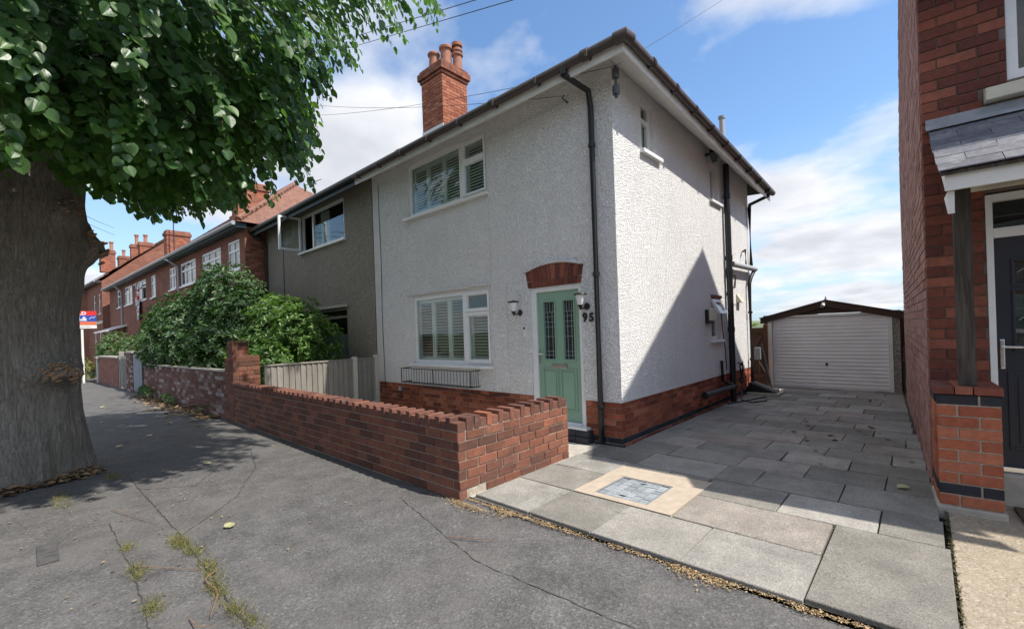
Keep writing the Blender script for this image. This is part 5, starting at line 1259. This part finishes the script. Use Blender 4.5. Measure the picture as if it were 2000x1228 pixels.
shrub('garden_bush', 'round leafy bush behind the far garden wall', [(-25.0, -2.6, 1.3, 1.6, .8, 1.0), (-23.0, -2.2, 1.3, 1.3, .7, .8)], M_bush, 3500, .16, (-24.5, -2.6, 0), seed=5, stems=3)
shrub('weed_clump', 'straggly yellow-green weeds at the end of the pavement', [(-26.2, -3.7, .45, .8, .4, .7), (-27.4, -3.9, .6, .9, .4, .9)], M_weed, 1600, .14, (-26.5, -3.8, 0), seed=6, stems=4)
shrub('weed_clump', 'low weeds at the foot of the painted garden wall', [(-14.8, -3.05, .15, .9, .12, .25), (-12.2, -2.9, .1, 1.0, .1, .15), (-9.2, -2.75, .08, .5, .07, .14)], M_bush, 900, .07, (-13, -2.95, 0), seed=8, stems=3)
shrub('distant_hedge', 'green hedge glimpsed beyond the garage', [(4.5, 16, 1.2, 2.2, .8, 1.3), (1.5, 17, .9, 2.5, .8, 1.0), (-2, 16, .9, 2.5, .8, .9)], M_bush, 2500, .2, (2, 16, 0), seed=9, stems=2)

# ------------------------------------------------------------------ litter, grass and twigs on the ground
def scatter(name, label, cat, mat, fn, n, size, seed, tmpl=LEAF, faces=LF_, flat=.25, up=0):
    R = np.random.default_rng(seed); pos = np.array([fn(R) for _ in range(n)])
    a = R.uniform(0, 2*math.pi, n); ax = np.stack([np.cos(a), np.sin(a), R.normal(up, flat*.4 if not up else .5, n)], 1)
    nr = np.stack([R.normal(0, flat, n), R.normal(0, flat, n), np.ones(n)], 1)
    o = O(name, leaf_mesh(name, pos, ax, nr, size*R.uniform(.4, 1.2, n), mat, tmpl, faces), mat); o['kind'] = 'stuff'; o['label'] = label; o['category'] = cat; return o
BL = np.array([(-.03, 0, 0), (.03, 0, 0), (.02, .6, .08), (0, 1, .22), (-.02, .6, .08)]); BLF = [(0, 1, 2, 3, 4)]
CHP = np.array([(-.2, 0, 0), (.2, .05, .02), (.26, .7, .1), (-.1, .8, .02)]); CHF = [(0, 1, 2, 3)]
def edge_debris(R):
    while True:
        x = R.uniform(-.4, 3.1); c = noise.noise((x*2.3, 5, 0))+.5*noise.noise((x*7, 2, 0))
        if R.random() < max(.04, .45+1.1*c): break
    return (x, -2.525+.02*x-abs(R.normal(0, .022+.07*max(0, c))), .008+abs(R.normal(0, .006)))
scatter('straw_debris', 'dry golden debris along the edge of the driveway slabs', 'debris', M_dry, edge_debris, 3200, .018, 31, CHP, CHF, .5)
def corner_debris(R): return (XW-.05+R.normal(.18, .16), YW-abs(R.normal(0, .05))-.01, .008+abs(R.normal(0, .006)))
scatter('straw_debris', 'dry golden debris at the corner of the low brick wall', 'debris', M_dry, corner_debris, 800, .018, 32, CHP, CHF, .5)
def base_litter(R):
    if R.random() < .6: a = viewdir+R.normal(-.35, .3); rr = .79+abs(R.normal(0, .10))
    else: a = viewdir+R.normal(.75, .16); rr = .78+abs(R.normal(0, .10))
    return (TC[0]+rr*math.cos(a), TC[1]+rr*math.sin(a), .01+abs(R.normal(0, .03))*max(0, 1.2-rr*.6))
scatter('leaf_litter', 'brown dry leaves heaped round the foot of the lime tree', 'leaf litter', M_litter, base_litter, 1500, .07, 33)
def wall_litter(R): x = R.uniform(-15.5, -8.2); return (x, lineY(x)-.03-abs(R.normal(0, .25))*(1 if x > -13 else .8), .01+abs(R.normal(0, .015)))
scatter('leaf_litter', 'brown fallen leaves along the foot of the painted wall', 'leaf litter', M_litter, wall_litter, 700, .085, 34)
def path_litter(R): return (R.uniform(-7.5, -.6), R.uniform(-5.9, -2.9), .008)
scatter('leaf_litter', 'tiny dry bits scattered over the tarmac', 'leaf litter', M_litter, path_litter, 420, .032, 35, CHP, CHF)
def drive_litter(R): return (R.uniform(1.6, 3.0)-.04*R.uniform(0, 5), R.uniform(.0, 6.6), .046)
scatter('leaf_litter', 'small curled leaves scattered on the shaded driveway', 'leaf litter', M_litter, drive_litter, 46, .06, 36)
def gutter_moss(R):
    k = R.random()
    if k < .62: x = R.choice([-1.62, -1.5, -1.42, -1.2, -.9, -.75, -.55, -.4, -.1, .1])+R.normal(0, .07); return (x, -4.64+.03*math.sin(x*5)+R.normal(0, .03), .0)
    if k < .82: x = R.choice([-1.75, -1.25, -1.12, -.6, -.5])+R.normal(0, .05); return (x, -5.0-.02*x+R.normal(0, .03), .0)
    if k < .92: return (-3.77+R.normal(0, .22), -5.27+R.normal(0, .05), 0)
    return (-4.5+R.normal(0, .15), -4.8+R.normal(0, .04), 0)
scatter('joint_grass', 'dry grass and moss growing from cracks in the tarmac', 'grass', M_moss, gutter_moss, 2600, .05, 37, BL, BLF, .9, up=.9)
def slab_moss(R): 
    c = [(.75, -1.79), (1.06, -2.0), (2.1, -1.76), (2.45, -1.78), (1.4, -.6), (2.07, -.62), (.4, -1.95), (1.95, -1.78), (2.49, -1.2)][R.integers(9)]
    return (c[0]+R.normal(0, .035), c[1]+R.normal(0, .012), .03)
scatter('joint_weeds', 'small green weeds in the driveway slab joints', 'grass', M_bush, slab_moss, 320, .022, 38, BL, BLF, .9, up=.9)
def drive_edge(R): y = R.uniform(-2.4, 6.0); return (3.17-.006*(y+2.4)-(.045*(y+.2) if y > -.2 else 0)+R.normal(0, .007), y, .015+abs(R.normal(0, .008)))
scatter('edge_moss', 'dark mossy dirt in the gap between slabs and tan concrete', 'moss', m_leaf('dark_moss', (.03, .028, .012), (.09, .075, .03), .1, .9), drive_edge, 2600, .017, 39, CHP, CHF, .6)
yl = leaf_mesh('fallen_leaf_shape', np.zeros((1, 3)), np.array([(0, 1., 0)]), np.array([(0, 0, 1.)]), np.ones(1), M_yleaf)
FL = [(-1.51, -4.32, 'pale green fallen leaf in the middle of the open tarmac'), (-4.1, -3.85, 'yellow leaf lying by the low wall, nearest the sunlit edge of the tree shade'), (-7.6, -3.2, 'pale leaf at the foot of the brick pier'), (2.83, .12, 'large pale leaf on the shaded drive slabs near the right-hand house')]
FL += [(-6.6, -4.55, 'pale fallen leaf nearest the foot of the lime trunk, in its shade'), (-7.2, -4.05, 'pale fallen leaf between the lime trunk and the low wall'), (-8.4, -3.5, 'pale fallen leaf below the painted wall, nearest the pier'), (-9.9, -4.4, 'pale fallen leaf in mid pavement level with the laurel'), (-11.2, -3.75, 'pale fallen leaf close to the litter under the laurel'), (-13.2, -4.2, 'farthest pale fallen leaf along the shaded pavement')]
for k, (xx, yy, lb) in enumerate(FL):
    o = bpy.data.objects.new('fallen_leaf', yl); COL.objects.link(o); o.location = (xx, yy, .014 if xx < 2 else .05); o.rotation_euler = (.15, .1, k*1.3+.9); o.scale = (.09 if k else .085,)*3; o['label'] = lb; o['category'] = 'leaf'
    o['group'] = 'fallen leaves'
for pts, r, lb in (([(-.72, -4.6, .012), (-.68, -4.66, .016), (-.62, -4.69, .02), (-.54, -4.685, .016), (-.45, -4.67, .014), (-.36, -4.68, .016), (-.24, -4.73, .014), (-.12, -4.78, .012)], .006, 'bent pinkish twig on the tarmac beside the grass tufts'),
                   ([(-.22, -4.86, .01), (-.08, -4.86, .016), (.0, -4.78, .01)], .0035, 'short curved twig at the lower edge of the pavement'),
                   ([(.18, -3.2, .01), (.38, -3.1, .016), (.55, -2.98, .01)], .0035, 'thin curved twig near the corner of the brick wall'),
                   ([(-3.0, -4.95, .01), (-2.2, -4.72, .012)], .0035, 'long straight twig lying toward the lime tree'),
                   ([(-1.25, -4.95, .01), (-.85, -4.68, .013)], .0035, 'thin twig between the two lines of grass tufts')):
    tag(O('fallen_twig', MB().tube(pts, [r]*(len(pts)-1)+[r*.5], 6), M_twig, smooth=True), lb, 'twig')
t = T('water_cover', 'small dark ribbed cover set in the tarmac near the tree', 'cover', (-2.15, -5.42, 0))
M_cov = plain('worn_cast_iron', (.08, .076, .074), .7, var=.3, bump=.3)
O('plate', MB().box(-2.42, -1.95, -5.47, -5.35, -.01, .006), M_cov, t, bevel=.003)
for k in range(5): O('rib', MB().box(-2.38+k*.09, -2.34+k*.09, -5.46, -5.36, .006, .010), M_cov, t)

# ------------------------------------------------------------------ overhead wires
def wire(label, a, b, sag, r=.004):
    pts = [Vector(a).lerp(Vector(b), i/24)+Vector((0, 0, -4*sag*(i/24)*(1-i/24))) for i in range(25)]
    tag(O('overhead_wire', MB().tube(pts, r, 5), M_black, smooth=True), label, 'wire')
wire('upper of two overhead wires crossing the sky above the chimney', (.68, -1.68, 5.22), (-10.93, .67, 10.67), 0, .006)
wire('lower of two overhead wires crossing the sky above the chimney', (1.14, -1.26, 5.26), (-10.94, .66, 10.38), 0, .006)
wire('thin wire from the front wall bracket toward the street tree', (-.72, -.14, 5.05), (-8.75, 0.1-.2, 7.9), .12)
wire('thin wire from the eaves corner insulator toward the street tree', (.16, -.16, 5.1), (-9.0, 0.02, 7.75), .12)
wire('thin wire from the eaves corner up to the right', (.16, -.16, 5.1), (1.2, 2.1, 6.85), .02, .0025)
for dz in (0, .5): wire(['faint upper wire over the far terrace roofs', 'faint lower wire over the far terrace roofs'][dz > 0], (-12, -6.5, 6.2-dz*.3), (-40, -1, 10.2-dz), .2, .012)
